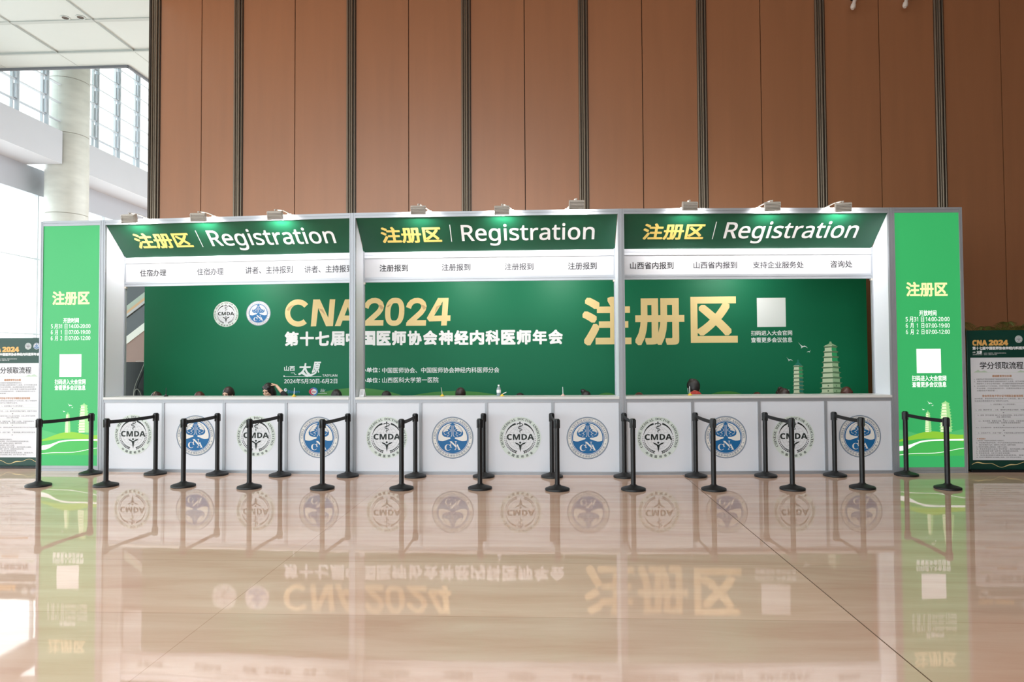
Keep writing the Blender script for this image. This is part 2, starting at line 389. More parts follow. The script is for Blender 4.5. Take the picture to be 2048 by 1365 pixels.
# ================================================================== emblems
EM_MINT = mat('emblem_mint', (222, 233, 228), 0.5); EM_WHITE = mat('emblem_white', (232, 235, 240), 0.5); EM_INK = mat('emblem_ink', (14, 30, 28), 0.5); EM_LINE = mat('emblem_line', (176, 176, 184), 0.5)
EM_BLUE = mat('emblem_blue', (8, 104, 164), 0.45); EM_CREAM = mat('emblem_cream', (238, 236, 232), 0.5); EM_RIM = mat('emblem_rim', (112, 132, 156), 0.5)
def cmda_emblem():
    b = MB(); e = 0.0012; R = 432.0
    def P(x, y): return ((x - 492) / R, (503 - y) / R)
    b.disc(0, 0, 1, -e, EM_MINT, 96); b.disc(0, 0, 0.795, -2 * e, EM_WHITE, 96)
    y = -3 * e
    b.disc(0, 0, 0.545, y, EM_LINE, 72, r0=0.536)
    for sx in (0.30, 0.62):
        b.stroke([(0.54 * sx * math.sin(t), 0.54 * math.cos(t)) for t in [2 * PI * k / 48 for k in range(49)]], 0.008, y, EM_LINE)
    for zz, dip in ((0.27, 0.05), (-0.02, 0), (-0.25, -0.05), (0.42, 0.06), (-0.42, -0.06)):
        w = math.sqrt(max(0, 0.54 ** 2 - zz ** 2)); b.stroke([(w * (k / 8 - 1), zz + dip * (1 - (k / 8 - 1) ** 2) * -1) for k in range(17)], 0.008, y, EM_LINE)
    b.arc_text('CHINESE MEDICAL DOCTOR ASSOCIATION', 0.895, 0.115, math.radians(211), math.radians(-31), -2.5 * e, EM_INK, 'serif', 0.0)
    b.arc_text('中国医师协会', 0.895, 0.12, math.radians(226), math.radians(314), -2.5 * e, EM_INK, None, 0.012, True)
    y = -4 * e
    for sg in (1, -1):
        n = 20; pts = []; w = []
        for k in range(n + 1):
            a = math.radians(107 + 63 * k / n); pts.append((sg * 0.70 * math.cos(a), 0.70 * math.sin(a))); w.append(0.078 * (1 - k / n) ** 0.8 + 0.006)
        b.stroke(pts, w, y, EM_INK)
        for k in range(12):
            a = math.radians(176 + 7.0 * k); g = 0.5 + 0.5 * k / 11
            for q, (ro, tilt) in enumerate(((0.735, 42), (0.665, -38))):
                cx, cz = sg * ro * math.cos(a), ro * math.sin(a)
                d = a - PI / 2 - math.radians(tilt) * 0.55 + PI
                dx, dz = sg * math.cos(d), math.sin(d); ll = 0.125 * g; ww = 0.03 * g
                b.poly([(cx - dx * ll / 2, cz - dz * ll / 2), (cx - dz * ww, cz + dx * ww), (cx + dx * ll / 2, cz + dz * ll / 2), (cx + dz * ww, cz - dx * ww)], y - e * (0.1 * q), EM_INK)
    b.disc(*P(492, 184), 0.035, y, EM_INK, 20); b.stroke([P(492, 184), P(492, 405)], [0.03, 0.014], y, EM_INK)
    sn = [P(*p) for p in ((428, 226), (446, 213), (490, 207), (535, 214), (552, 236), (530, 256), (490, 268), (460, 282), (456, 302), (480, 315), (518, 319), (534, 332), (520, 348), (486, 358), (472, 372), (488, 382), (516, 384))]
    b.stroke(sn, [0.055, 0.05, 0.036, 0.036, 0.04, 0.04, 0.036, 0.036, 0.034, 0.032, 0.03, 0.03, 0.028, 0.024, 0.02, 0.016, 0.008], y - e * .2, EM_INK)
    b.rect(*[P(214, 0)[0], P(782, 0)[0]], P(0, 548)[1], P(0, 422)[1], y + e * 0.5, EM_WHITE)
    b.text('CMDA', P(218, 0)[0], P(778, 0)[0], P(0, 545)[1], P(0, 424)[1], y - e, EM_INK, 0.012, 0, 'bold')
    b.disc(*P(494, 601), 0.05, y, EM_INK, 24)
    b.poly([P(*p) for p in ((384, 592), (416, 606), (450, 616), (476, 636), (496, 646), (518, 634), (546, 612), (580, 602), (614, 590), (596, 622), (560, 638), (528, 652), (518, 690), (508, 740), (496, 800), (484, 740), (474, 690), (462, 656), (432, 640), (404, 628))], y, EM_INK)
    return b.mesh('emblem_round_globe')
def cna_emblem():
    b = MB(); e = 0.0012; R = 435.0
    def P(x, y): return ((x - 1520) / R, (502 - y) / R)
    b.disc(0, 0, 1, -e, EM_RIM, 96); b.disc(0, 0, 0.965, -1.6 * e, EM_CREAM, 96); b.disc(0, 0, 0.955, -2 * e, EM_RIM, 96, r0=0.94)
    b.disc(0, 0, 0.79, -2 * e, EM_BLUE, 96, r0=0.765); b.disc(0, 0, 0.745, -2.2 * e, EM_BLUE, 96)
    b.arc_text('CHINA NEUROLOGIST ASSOCIATION', 0.865, 0.095, math.radians(184), math.radians(-4), -2.5 * e, EM_RIM, 'serif', 0.004)
    b.arc_text('中国医师协会神经内科医师分会', 0.865, 0.105, math.radians(206), math.radians(334), -2.5 * e, EM_RIM, None, 0.008, True)
    for sg in (1, -1): b.disc(sg * 0.83, -0.275, 0.024, -2.5 * e, EM_RIM, 16)
    y = -3 * e
    for sg in (1, -1):
        def M(pts): return [(sg * P(*p)[0], P(*p)[1]) for p in pts]
        rim = [(0.695 * math.cos(math.radians(a)), 0.695 * math.sin(math.radians(a))) for a in range(191, 92, -7)]
        hand = [(sg * x, z) for x, z in rim] + M([(1490, 212), (1440, 236), (1390, 262), (1345, 300), (1312, 346), (1296, 400), (1304, 446), (1340, 476), (1400, 494), (1466, 496), (1478, 512), (1462, 530), (1420, 540), (1370, 560), (1320, 574), (1270, 572)])
        b.poly(hand, y, EM_CREAM)
        for k, (p0, p1, p2) in enumerate((((1478, 244), (1380, 270), (1308, 356)), ((1470, 268), (1392, 292), (1314, 372)), ((1450, 302), (1384, 320), (1318, 386)), ((1424, 346), (1370, 352), (1326, 394)))):
            pts = []; w = []
            for i in range(13):
                t = i / 12; q = [(1 - t) ** 2 * p0[j] + 2 * t * (1 - t) * p1[j] + t * t * p2[j] for j in (0, 1)]
                pts.append(P(*q)); w.append(0.055 * (1 - t) ** 0.7 + 0.008)
            b.stroke([(sg * x, z) for x, z in pts], w, y - e * .3, EM_CREAM)
        for pts in (((1340, 404), (1348, 425), (1368, 438), (1390, 438)), ((1458, 326), (1478, 340), (1480, 362), (1462, 378)), ((1400, 406), (1424, 402), (1444, 388), (1446, 370)), ((1424, 402), (1440, 424), (1456, 434)), ((1408, 474), (1418, 460), (1440, 458)), ((1506, 246), (1506, 440), (1500, 466), (1480, 482))):
            b.stroke(M(pts), 0.02, y - e * .3, EM_CREAM)
    b.text('C', P(1354, 0)[0], P(1476, 0)[0], P(0, 770)[1], P(0, 640)[1], y - e * .3, EM_CREAM, 0, 0, 'serif')
    b.text('N', P(1458, 0)[0], P(1612, 0)[0], P(0, 706)[1], P(0, 578)[1], y - e * .3, EM_CREAM, 0, 0, 'serif')
    b.text('A', P(1556, 0)[0], P(1690, 0)[0], P(0, 756)[1], P(0, 634)[1], y - e * .4, EM_CREAM, 0, 0, 'serif')
    return b.mesh('emblem_round_tree')
CMDA = cmda_emblem(); CNA = cna_emblem()
def emblem(which, parent, x, z, r, y):
    o = bpy.data.objects.new('emblem', CMDA if which == 'a' else CNA); COL.objects.link(o); o.parent = parent
    o.location = (x, y, z); o.scale = (r, 1, r); o['label'] = 'round globe emblem in black on mint ring' if which == 'a' else 'round blue tree emblem with white letters'
    return o

# pagoda towers and birds printed on the banner and the light boxes
PG1 = mat('pagoda_print_stone', (236, 240, 212), 0.5); PG2 = mat('pagoda_print_shade', (178, 202, 164), 0.5); PG3 = mat('pagoda_print_green', (58, 172, 112), 0.5); PG4 = mat('pagoda_print_teal', (36, 128, 112), 0.5); PG5 = mat('pagoda_print_dark', (110, 136, 104), 0.5)
def pagoda(b, cx, z0, z1, wtop, wbot, n, y, light=None, dark=None, roof=None, spire=0.06):
    light = light or PG1; dark = dark or PG2; roof = roof or PG5
    h = (z1 - z0) * (1 - spire); zt = z0 + h
    for k in range(n):
        ta, tb = k / n, (k + 1) / n
        za, zb = zt - h * ta, zt - h * tb
        w = (wtop + (wbot - wtop) * (math.sin((ta + tb) / 2 * PI / 2))) / 2
        fh = za - zb
        b.poly([(cx - w * 0.86, zb), (cx + w * 0.16, zb), (cx + w * 0.16, za), (cx - w * 0.86, za)], y, light)
        b.poly([(cx + w * 0.16, zb), (cx + w * 0.86, zb), (cx + w * 0.86, za), (cx + w * 0.16, za)], y, dark if k > 2 or roof is not PG5 else PG3)
        b.poly([(cx - w * 1.08, za - fh * .18), (cx - w * 0.86, za - fh * 0.42), (cx + w * 0.2, za - fh * .32), (cx + w * 0.86, za - fh * 0.42), (cx + w * 1.08, za - fh * .18), (cx + w * .8, za - fh * .02), (cx + w * .2, za + fh * .04), (cx - w * .8, za - fh * .02)], y - .0004, roof)
        b.poly([(cx - w * 1.0, za - fh * .12), (cx + w * .2, za - fh * .08), (cx + w * 0.2, za + fh * .06), (cx - w * .78, za)], y - .0006, light)
        if k > n * 0.45 and fh > 0.05:
            b.rect(cx - w * .34, cx - w * .22, zb + fh * .12, zb + fh * .42, y - .0006, roof); b.rect(cx + w * .44, cx + w * .53, zb + fh * .12, zb + fh * .4, y - .0006, roof)
    b.poly([(cx - wtop * .46, zt), (cx + wtop * .46, zt), (cx + wtop * .1, zt + (z1 - zt) * .55), (cx + wtop * .07, z1), (cx - wtop * .07, z1), (cx - wtop * .1, zt + (z1 - zt) * .55)], y, dark)
def bird(b, cx, cz, s, y, m, flip=1):
    b.poly([(cx + flip * s * p, cz + s * q) for p, q in ((-1, .75), (-.62, .3), (-.3, .02), (0, -.12), (.3, -.02), (.62, -.16), (1, -.55), (.5, -.28), (.2, -.3), (-.1, -.4), (-.42, -.62), (-.3, -.3), (-.55, .1))], y, m)

# ================================================================== registration booth
PT = {'A': (-7.8946, 10.3106), 'B': (-6.8787, 10.2888), 'C': (-2.8628, 10.0565), 'D': (1.1372, 10.0565), 'E': (5.1262, 10.2710), 'F': (6.1708, 10.3227)}
def bay(p, q):
    P, Q = Vector(PT[p]), Vector(PT[q]); d = Q - P
    return P, math.atan2(d.y, d.x), d.length
PW = 0.046
BAYS = [('BC', 'left', 'beside the left green tower'), ('CD', 'middle', 'in the middle of the booth'), ('DE', 'right', 'beside the right green tower')]
def loc_in(bayk, s, d, z=0.0):
    P, a, L = bay(*bayk); return (P.x + s * math.cos(a) - d * math.sin(a), P.y + s * math.sin(a) + d * math.cos(a), z)
ZT = 3.91
TEXTS = {  # counter signs: text, x0, x1, z0, z1
 'BC': [('住宿办理', .309, .758, 3.075, 3.189), ('住宿办理', 1.284, 1.734, 3.078, 3.191), ('讲者、主持报到', 2.099, 2.884, 3.084, 3.201), ('讲者、主持报到', 3.08, 3.865, 3.081, 3.197)],
 'CD': [('注册报到', .297, .747, 3.081, 3.191), ('注册报到', 1.275, 1.721, 3.082, 3.191), ('注册报到', 2.256, 2.701, 3.081, 3.19), ('注册报到', 3.236, 3.675, 3.079, 3.19)],
 'DE': [('山西省内报到', .213, .882, 3.076, 3.186), ('山西省内报到', 1.191, 1.861, 3.079, 3.188), ('支持企业服务处', 2.107, 2.89, 3.080, 3.187), ('咨询处', 3.302, 3.641, 3.085, 3.194)]}
for bk, side, where in BAYS:
    P, a, L = bay(*bk)
    o = thing('booth_frame', 'aluminium shell frame with white side panels, bay ' + where, 'exhibition booth frame', (P.x, P.y, 0), a, 'three booth frame bays')
    for s in (PW / 2, L - PW / 2):
        for d in (PW / 2, 0.48): profile_bar(MB(), 'z', 0.0, ZT if d < .1 else 3.40, s if d < .1 else s + (.016 if s < 1 else -.016), d, PW - 0.001, PW - 0.001).build('post', o)
    profile_bar(MB(), 'x', PW, L - PW, PW / 2, 3.871, PW - 0.004, 0.078).build('top_beam', o)
    profile_bar(MB(), 'x', PW, L - PW, 0.48, 3.338, PW - 0.004, 0.094, WHITE).build('header_rail', o)
    profile_bar(MB(), 'x', PW, L - PW, 0.48, 2.952, PW - 0.004, 0.076, ALU).build('header_rail', o)
    for s in (PW / 2 + .014, L - PW / 2 - .014):
        pn = MB(); pn.box(s - .006, s + .006, PW, 0.457, 0.02, 3.40, WHITE)
        pn.prism([(s - .006, PW, 3.40), (s - .006, .457, 3.40), (s - .006, PW, 3.86)], (.012, 0, 0), WHITE); pn.build('side_panel', o)
    for s, sg in ((PW, 1), (L - PW, -1)):
        h = MB(); h.box(s, s + sg * 0.03, 0.455, 0.5, 2.885, 2.914, LAMPW); h.build('corner_bracket', o)
    # sloping header
    f = thing('fascia_sign', 'sloping dark green header board reading Registration, ' + where, 'sign', loc_in(bk, 0, .478, 3.388), a, 'sloping green header boards')
    tilt = math.atan2(.455, .442)     # from upright, top leaning to the front
    bd = MB(); bd.box(PW + .003, L - PW - .003, 0, 0.012, 0, 0.640, FGREEN); r = bd.build('board', f, rot=(tilt, 0, 0))
    lt = MB(); k = L / 4.0
    lt.text('注册区', .375 * k, 1.305 * k, .172, .472, -.002, GOLD, 0.03)
    lt.build('gold_lettering', f, rot=(tilt, 0, 0))['label'] = 'gold characters'
    lt = MB(); lt.stroke([(1.45 * k, .18), (1.45 * k, .497)], .012, -.002, PRINTW); lt.build('divider_line', f, rot=(tilt, 0, 0)); lt = MB()
    lt.text('Registration', 1.612 * k, 3.632 * k, .098, .497, -.002, PRINTW, 0.012, 0, 'sans')
    lt.build('white_lettering', f, rot=(tilt, 0, 0))['label'] = 'white lettering'
    # counter sign strip
    g = thing('counter_sign', 'white strip sign with counter names below the header, ' + where, 'sign', loc_in(bk, 0, 0), a, 'white counter sign strips')
    bd = MB(); bd.box(PW + .002, L - PW - .002, .472, .488, 2.991, 3.290, WHITE_BAND); bd.build('board', g)
    for i, (t, x0, x1, z0, z1) in enumerate(TEXTS[bk]):
        lt = MB(); lt.text(t, x0, x1, z0, z1, .4705, INK if i == 0 or t == '咨询处' or (bk == 'CD' and i == 3) else INKL, 0.014 if i == 0 else 0.010); lt.build('lettering', g)  # greyer, thinner ink on the other names stands in for glare

# counter fronts: four per bay with the two emblems alternating; bay 2 starts globe, tree, globe, tree as well
ORD = ['first', 'second', 'third', 'fourth', 'fifth', 'sixth', 'seventh', 'eighth', 'ninth', 'tenth', 'eleventh', 'twelfth']
EMB = {'BC': [(.536, .571), (1.553, .562), (2.519, .560), (3.504, .547)], 'CD': [(.515, .547), (1.499, .545), (2.496, .543), (3.487, .540)], 'DE': [(.513, .539), (1.504, .543), (2.495, .539), (3.473, .544)]}
n = 0
for bk, side, where in BAYS:
    P, a, L = bay(*bk); E0 = PW; U = (L - 2 * PW) / 4 - .0012
    for i in range(4):
        kind = 'a' if i % 2 == 0 else 'b'
        x = E0 + (U + .0012) * i
        o = thing('counter_unit', 'white counter front with %s emblem, %s unit from the left green tower' % ('black globe' if kind == 'a' else 'blue tree', ORD[n]), 'counter', loc_in(bk, x, 0), a, 'counter fronts of the booth')
        fr = MB(); w = U
        profile_bar(fr, 'x', 0.0, w, PW / 2, 1.087, PW - .006, 0.046); profile_bar(fr, 'x', 0.0, w, PW / 2, 0.024, PW - .006, 0.048)
        for s in ((0, .02) if i else (0, .012), (w - .02, w) if i < 3 else (w - .012, w)): fr.box(s[0], s[1], .003, PW - .003, .048, 1.064, ALU)
        fr.build('frame', o)
        pn = MB(); pn.box(.012, w - .012, .016, .028, .046, 1.066, WHITE); pn.build('panel', o)
        emblem(kind, o, EMB[bk][i][0] - x, EMB[bk][i][1], 0.308, 0.0145)
        n += 1
    t = MB(); t.box(PW + .002, L - PW - .002, -.012, .455, 1.1105, 1.147, TOPW)
    tag(t.build('countertop', bevel=.004, loc=(P.x, P.y, 0), rot=(0, 0, a)), 'long white countertop over four counter fronts, bay ' + where, 'countertop', 'white countertops')

# glowing green light-box towers at both ends
LB = mat('lightbox_green', (60, 184, 106), 0.4, emit=0.42, base=.42)
def lb(name, c, e): return mat(name, c, 0.4, emit=e * 1.75 + .1, base=.45)
LBT = lb('lightbox_white_print', (250, 252, 246), .30); LBG = lb('lightbox_gold_print', (244, 236, 172), .28); LBY = lb('lightbox_lime_hill', (146, 206, 62), .2); LBD = lb('lightbox_green_field', (74, 186, 90), .2); LBM = lb('lightbox_far_hill', (84, 190, 114), .2); LBP = lb('lightbox_pagoda', (226, 240, 196), .26); LBQ = lb('lightbox_pagoda_shade', (156, 216, 140), .23)
def tower(pq, label):
    P, a, L = bay(*pq)
    o = thing('lightbox_tower', label, 'lightbox tower', (P.x, P.y, 0), a, 'green light-box towers')
    for s in (PW / 2, L - PW / 2):
        for d in (PW / 2, .477): profile_bar(MB(), 'z', 0, ZT, s, d, PW - .001, PW - .001).build('post', o)
    for d in (PW / 2, .477):
        profile_bar(MB(), 'x', PW, L - PW, d, 3.871, PW - .004, .078).build('rail', o); profile_bar(MB(), 'x', PW, L - PW, d, .043, PW - .004, .086).build('rail', o)
    for s in (PW / 2, L - PW / 2):
        m = MB(); m.box(s - .005, s + .005, PW, .454, .02, 3.89, WHITE); m.build('side_panel', o)
    m = MB(); m.box(PW + .002, L - PW - .002, .012, .03, .086, 3.832, LB)
    m.build('light_panel', o)
    y = .0105; k = L
    h = MB(); x0, x1 = PW + .004, L - PW - .004
    def curve(f, lo): return [(x0 + (x1 - x0) * i / 24, f(i / 24)) for i in range(25)] + [(x1, lo), (x0, lo)]
    h.poly(curve(lambda t: .60 + .05 * math.sin(t * 5 + 2.2), .5), y + .0012, LBM)
    h.poly(curve(lambda t: .53 + .05 * t + .055 * math.sin(t * 5.2 - .9) + (.03 if t > .75 else 0) * (t - .75) * 4, .36), y + .0009, LBY)
    h.poly(curve(lambda t: .475 + .03 * math.sin(t * 4.2 - .5), .25), y + .0006, LBD)
    rd = []; rd2 = []
    for i in range(25):
        t = i / 24; c = .375 + .118 * (1 / (1 + math.exp(-(t - .22) * 14))) + .012 * t; w = .05 * math.exp(-((t - .04) / .16) ** 2) + .02 + .004 * t
        rd.append((x0 + (x1 - x0) * t, c - .02)); rd2.append(w)
    h.stroke(rd, rd2, y + .0003, LBT)
    h.stroke([(x0 + (x1 - x0) * i / 24, .268 + .085 * (i / 24) ** 1.5 + .01 * math.sin(i / 3)) for i in range(25)], .008, y + .0003, LBT)
    h.build('landscape_print', o)
    pg = MB(); pagoda(pg, .742, .60, 1.055, .11, .19, 10, y, LBP, LBQ, LBQ, .07); pg.build('pagoda_print', o)
    pg = MB(); pagoda(pg, .480, .60, .916, .06, .10, 9, y, LBP, LBQ, LBQ, .12); pg.build('pagoda_print', o)
    pg = MB(); bird(pg, .512, 1.03, .04, y, LBT); bird(pg, .552, .99, .018, y, LBT, -1); bird(pg, .415, .932, .024, y, LBT)
    pg.build('bird_print', o)
    t = MB(); t.text('注册区', .200, .812, 2.588, 2.806, y, LBG, .035); t.build('gold_lettering', o)
    t = MB(); t.text('开放时间', .385, .640, 2.305, 2.388, y, LBT, .022)
    for q, (dt, hr) in enumerate((('5 月31 日 ', '14:00-20:00'), ('6  月  1  日', '07:00-19:00'), ('6  月  2  日', '07:00-12:00'))):
        zc = 2.255 - .0935 * q
        t.text(dt, .185, .455, zc - .038, zc + .038, y, LBT, .006, 0, 'sans'); t.text(hr, .478, .830, zc - .031, zc + .031, y, LBT, .006, 0, 'sans')
    t.build('hours_lettering', o)
    t = MB(); t.text('扫码进入大会官网', .258, .762, 1.345, 1.428, y, LBT, .02); t.text('查看更多会议信息', .258, .762, 1.255, 1.338, y, LBT, .02)
    t.build('caption_lettering', o)
    t = MB(); t.rect(.332, .690, 1.462, 1.818, y, LBT); t.build('white_square', o)
    return o
tower('AB', 'glowing green light-box tower at the window end of the booth')
tower('EF', 'glowing green light-box tower at the darker end, beside the palm and poster stand')

# ------------------------------------------------------------------ arm floodlights on the top beam
LENS = mat('lamp_lens', (255, 250, 242), 0.3, emit=14.0)
LAMPS = [('BC', .585, 3.872, 1), ('BC', 1.70, 3.862, 1), ('BC', 2.905, 3.858, 1), ('CD', 1.033, 3.888, 1), ('CD', 2.26, 3.866, 1), ('CD', 3.342, 3.93, -1), ('DE', .965, 3.892, -.4), ('DE', 2.16, 3.884, -1), ('DE', 3.185, 3.868, -1)]
LN = ['above the first counter name on the left', 'above the left gold characters', 'above the left Registration lettering', 'above the middle gold characters', 'above the start of the middle Registration lettering', 'raised above the end of the middle lettering', 'above the right gold characters', 'above the start of the right Registration lettering', 'at the right end of the booth']
for i, (bk, s, z, dr) in enumerate(LAMPS):
    P, a, L = bay(*bk); yaw = (0, .12, .1, .06, 0, .06, 0, -.16, -.22)[i]
    o = thing('arm_floodlight', 'white ribbed arm floodlight on the top beam ' + LN[i], 'lamp', loc_in(bk, s, -.2, z), a, 'arm floodlights on the top beam')
    rot = (math.radians(18), 0, yaw)
    hd = MB(); hd.box(-.1, .1, -.012, .045, -.058, .058, LAMPW)
    for k in range(6): hd.prism([(-.105, -.052, -.058 + .0205 * k), (-.105, .0, -.058 + .0205 * k), (-.105, .0, -.051 + .0205 * k), (-.105, -.046, -.051 + .0205 * k)], (.21, 0, 0), LAMPW)
    hd.prism([(-.108, -.048, -.06), (-.108, .047, -.06), (-.108, .047, .062), (-.108, -.02, .062)], (.006, 0, 0), LAMPW); hd.prism([(.102, -.044, -.06), (.102, .047, -.06), (.102, .047, .062), (.102, -.02, .062)], (.006, 0, 0), LAMPW)
    hd.box(-.108, .108, -.02, .047, .058, .066, LAMPW)
    hd.build('lamp_head', o, rot=rot)
    ln = MB(); ln.box(-.085, .085, .045, .048, -.045, .045, LENS); ln.build('lens', o, rot=rot)
    ar = MB(); ex = .13 * dr; zb = ZT - z
    ar.tube([(0, .0, .062), (0, .012, .088), (.02 * dr, .03, .094), (ex * .6, .12, zb + .045), (ex, .19, zb + .02), (ex, .222, zb + .012)], [.009, .009, .008, .008, .008, .008], LAMPW, 8); ar.ell((0, .0, .085), (.014, .014, .014), LAMPW)
    ar.build('arm', o, True)
    cp = MB(); cp.box(ex - .03, ex + .03, .2, .246, zb + .002, zb + .014, LAMPW); cp.box(ex - .012, ex + .012, .246, .252, zb - .04, zb + .014, LAMPW); cp.tube([(ex, .252, zb - .02), (ex, .285, zb - .02)], .007, GROOVE, 8); cp.build('clamp', o)
    l = bpy.data.lights.new('floodlight_beam', 'AREA'); l.shape = 'RECTANGLE'; l.size = .17; l.size_y = .09; l.energy = 17 * (1.0, 1.0, 1.15, 1.15, 1, 1, 1.1, 1.1, 1.1)[i]; l.color = (1.0, .97, .93); l.spread = math.radians(150)
    lo = bpy.data.objects.new('floodlight_beam', l); COL.objects.link(lo); lo.parent = o
    lo.location = Matrix.Rotation(rot[2], 3, 'Z') @ (Matrix.Rotation(rot[0], 3, 'X') @ Vector((0, .052, 0))); lo.rotation_euler = (PI / 2 + rot[0] - math.radians(58), 0, rot[2])

src = [o for o in COL.objects if o.name.startswith('arm_floodlight')][4]
for i, (x, w_) in enumerate(((-5.35, 'left'), (-1.4, 'middle'), (.28, 'middle'), (3.35, 'right'))):
    bk = 'BC' if i == 0 else 'DE' if i == 3 else 'CD'
    o = dup(src, loc_in(bk, x - PT[bk[0]][0], .80, 3.28), bay(*bk)[1], 'white arm floodlight behind the %s header, aimed at the backdrop banner%s' % (w_, ('', ', first of two', ', second of two', '')[i]), 'floodlights behind the headers')
    o.name = 'arm_floodlight'
    for ch in list(o.children):
        if ch.type == 'LIGHT': ch.data = ch.data.copy(); ch.data.energy = 13; ch.rotation_euler = (PI / 2 + math.radians(18 - 30), 0, 0)
        elif ch.name.startswith('arm') or ch.name.startswith('clamp'):
            bpy.data.objects.remove(ch)
    m = MB(); m.tube([(0, 0, .062), (0, -.02, .1), (.02, -.16, .1), (.03, -.29, .03)], .008, LAMPW, 8); m.build('arm', o, True)

# ------------------------------------------------------------------ backdrop banner behind the staff
BY = 12.2
bn = thing('backdrop_banner', 'wide dark green backdrop banner with gold event title behind the counters', 'banner', (0, BY, 0))
m = MB(); m.box(-7.345, 5.636, .004, .03, .05, 3.75, BGREEN); m.build('panel', bn)
m = MB()
for x in (-7.2, -3.2, .8, 5.4): m.box(x - .03, x + .03, .03, .08, 0, 3.7, ALU); m.box(x - .03, x + .03, .03, .9, 0, .05, ALU); m.tube([(x, .08, 2.2), (x, .86, .05)], .018, ALU, 8)
m.build('support_frame', bn)
y = 0.002
emblem('a', bn, -5.812, 2.556, .232, y + .002); emblem('b', bn, -5.208, 2.568, .228, y + .002)
m = MB()
def TP(zx, zy):
    px, py = 560 + zx / 5.69, 580 + zy / 5.69
    return (-4.711 + (px - 570.2) * .009153, 2.816 - (py - 599) * .009106 - (px - 600) * .0000874)
SW = 60 / 5.69 * .00913
def tpoly(pts, k=0, mm=None): m.poly([TP(*p) for p in pts], y - .0002 * k, mm or GOLDB)
def arc(cx, cy, rx, ry, a0, a1, n=28, sh=0): return [TP(cx + rx * math.cos(math.radians(a0 + (a1 - a0) * i / n)) + sh * math.sin(math.radians(a0 + (a1 - a0) * i / n)), cy - ry * math.sin(math.radians(a0 + (a1 - a0) * i / n))) for i in range(n + 1)]
m.stroke(arc(207, 264, 121, 126, 40, 312, 40), SW, y, GOLDB)
tpoly(((380, 110), (456, 108), (553, 318), (570, 107), (633, 107), (607, 413), (528, 415), (437, 208), (414, 415), (353, 417)))
tpoly(((627, 413), (745, 108), (812, 108), (692, 413))); tpoly(((760, 108), (824, 107), (890, 411), (825, 411)), 1); tpoly(((722, 293), (850, 293), (862, 350), (700, 350)), 2)
for dx in (-482, 0):
    m.stroke([TP(q + dx, r) for q, r in ((1466, 206), (1480, 168), (1505, 140), (1540, 124), (1572, 121), (1606, 130), (1632, 154), (1642, 186), (1632, 222), (1606, 258), (1560, 300), (1470, 380))], SW, y, GOLDB)
    tpoly([(q + dx, r) for q, r in ((1437, 408), (1441, 372), (1468, 345), (1665, 343), (1662, 406))], 1)
ring = [TP(1310 + 79 * (abs(math.cos(t)) ** .75) * (1 if math.cos(t) > 0 else -1) + 9 * math.sin(t), 250 - 129 * (abs(math.sin(t)) ** .85) * (1 if math.sin(t) > 0 else -1)) for t in [2 * PI * i / 48 + .001 for i in range(49)]]
m.stroke(ring, SW, y, GOLDB)
tpoly(((1800, 93), (1876, 93), (1752, 300), (1700, 356), (1672, 322))); tpoly(((1680, 312), (1700, 295), (1940, 290), (1938, 352), (1700, 358), (1676, 328)), 1); tpoly(((1856, 93), (1920, 92), (1897, 403), (1833, 405)), 2)
for pts in (((74, 232), (96, 198), (128, 180), (168, 175), (138, 192), (118, 214), (104, 240)), ((438, 210), (492, 224), (520, 290)), ((1214, 198), (1236, 172), (1268, 162), (1252, 182), (1240, 196)), ((1778, 192), (1846, 160), (1800, 206), (1760, 270)), ((1606, 166), (1640, 176), (1668, 200), (1650, 222), (1636, 226)), ((1124, 166), (1158, 176), (1186, 200), (1168, 222), (1154, 226))): tpoly(pts, 3, GOLDSH)
m.build('title_lettering', bn)['label'] = 'gold event title'
m = MB(); m.text('注', .682, 1.545, 1.941, 2.806, y, GOLDB, .03); m.text('册', 1.614, 2.478, 1.937, 2.770, y, GOLDB, .03); m.text('区', 2.588, 3.405, 1.974, 2.790, y, GOLDB, .03)
m.build('large_gold_characters', bn)['label'] = 'large gold characters'
m = MB(); sub = '第十七届中国医师协会神经内科医师年会'
for i, ch in enumerate(sub):
    w = (.342 + 4.730) / len(sub); xx = -4.730 + w * i
    m.text(ch, xx + .012, xx + w - .012, 1.966, 2.229, y, PRINTW, .045)
m.build('subtitle_lettering', bn)
m = MB()
m.text('山西', -4.725, -4.529, 1.514, 1.604, y, PRINTG, .02); m.text('太', -4.465, -4.235, 1.435, 1.655, y, PRINTG, .03, .15); m.text('原', -4.215, -4.046, 1.47, 1.679, y, PRINTG, .03, .3)
m.stroke([(-4.40, 1.47), (-4.30, 1.425), (-4.22, 1.44), (-4.13, 1.475)], [.02, .05, .04, .01], y - .001, PRINTG)
m.stroke([(-4.732, 1.412), (-4.039, 1.410)], .008, y - .0004, PRINTG); m.disc(-4.725, 1.418, .014, y - .0008, PRINTG, 16); m.stroke([(-4.60, 1.478), (-4.54, 1.478), (-4.525, 1.45), (-4.50, 1.445)], .01, y, PRINTG)
m.text('TAIYUAN', -4.021, -3.747, 1.405, 1.450, y, PRINTG, .012, 0, 'sans')
m.text('2024年5月30日-6月2日', -4.724, -3.747, 1.282, 1.372, y, PRINTG, .015, 0, 'sans')
m.text('主办单位：', -3.422, -2.966, 1.478, 1.570, y, PRINTG, .025); m.text('中国医师协会、中国医师协会神经内科医师分会', -2.927, -.810, 1.466, 1.564, y, PRINTG, .01)
m.text('承办单位：', -3.422, -2.966, 1.293, 1.385, y, PRINTG, .025); m.text('山西医科大学第一医院', -2.927, -1.904, 1.290, 1.390, y, PRINTG, .01)
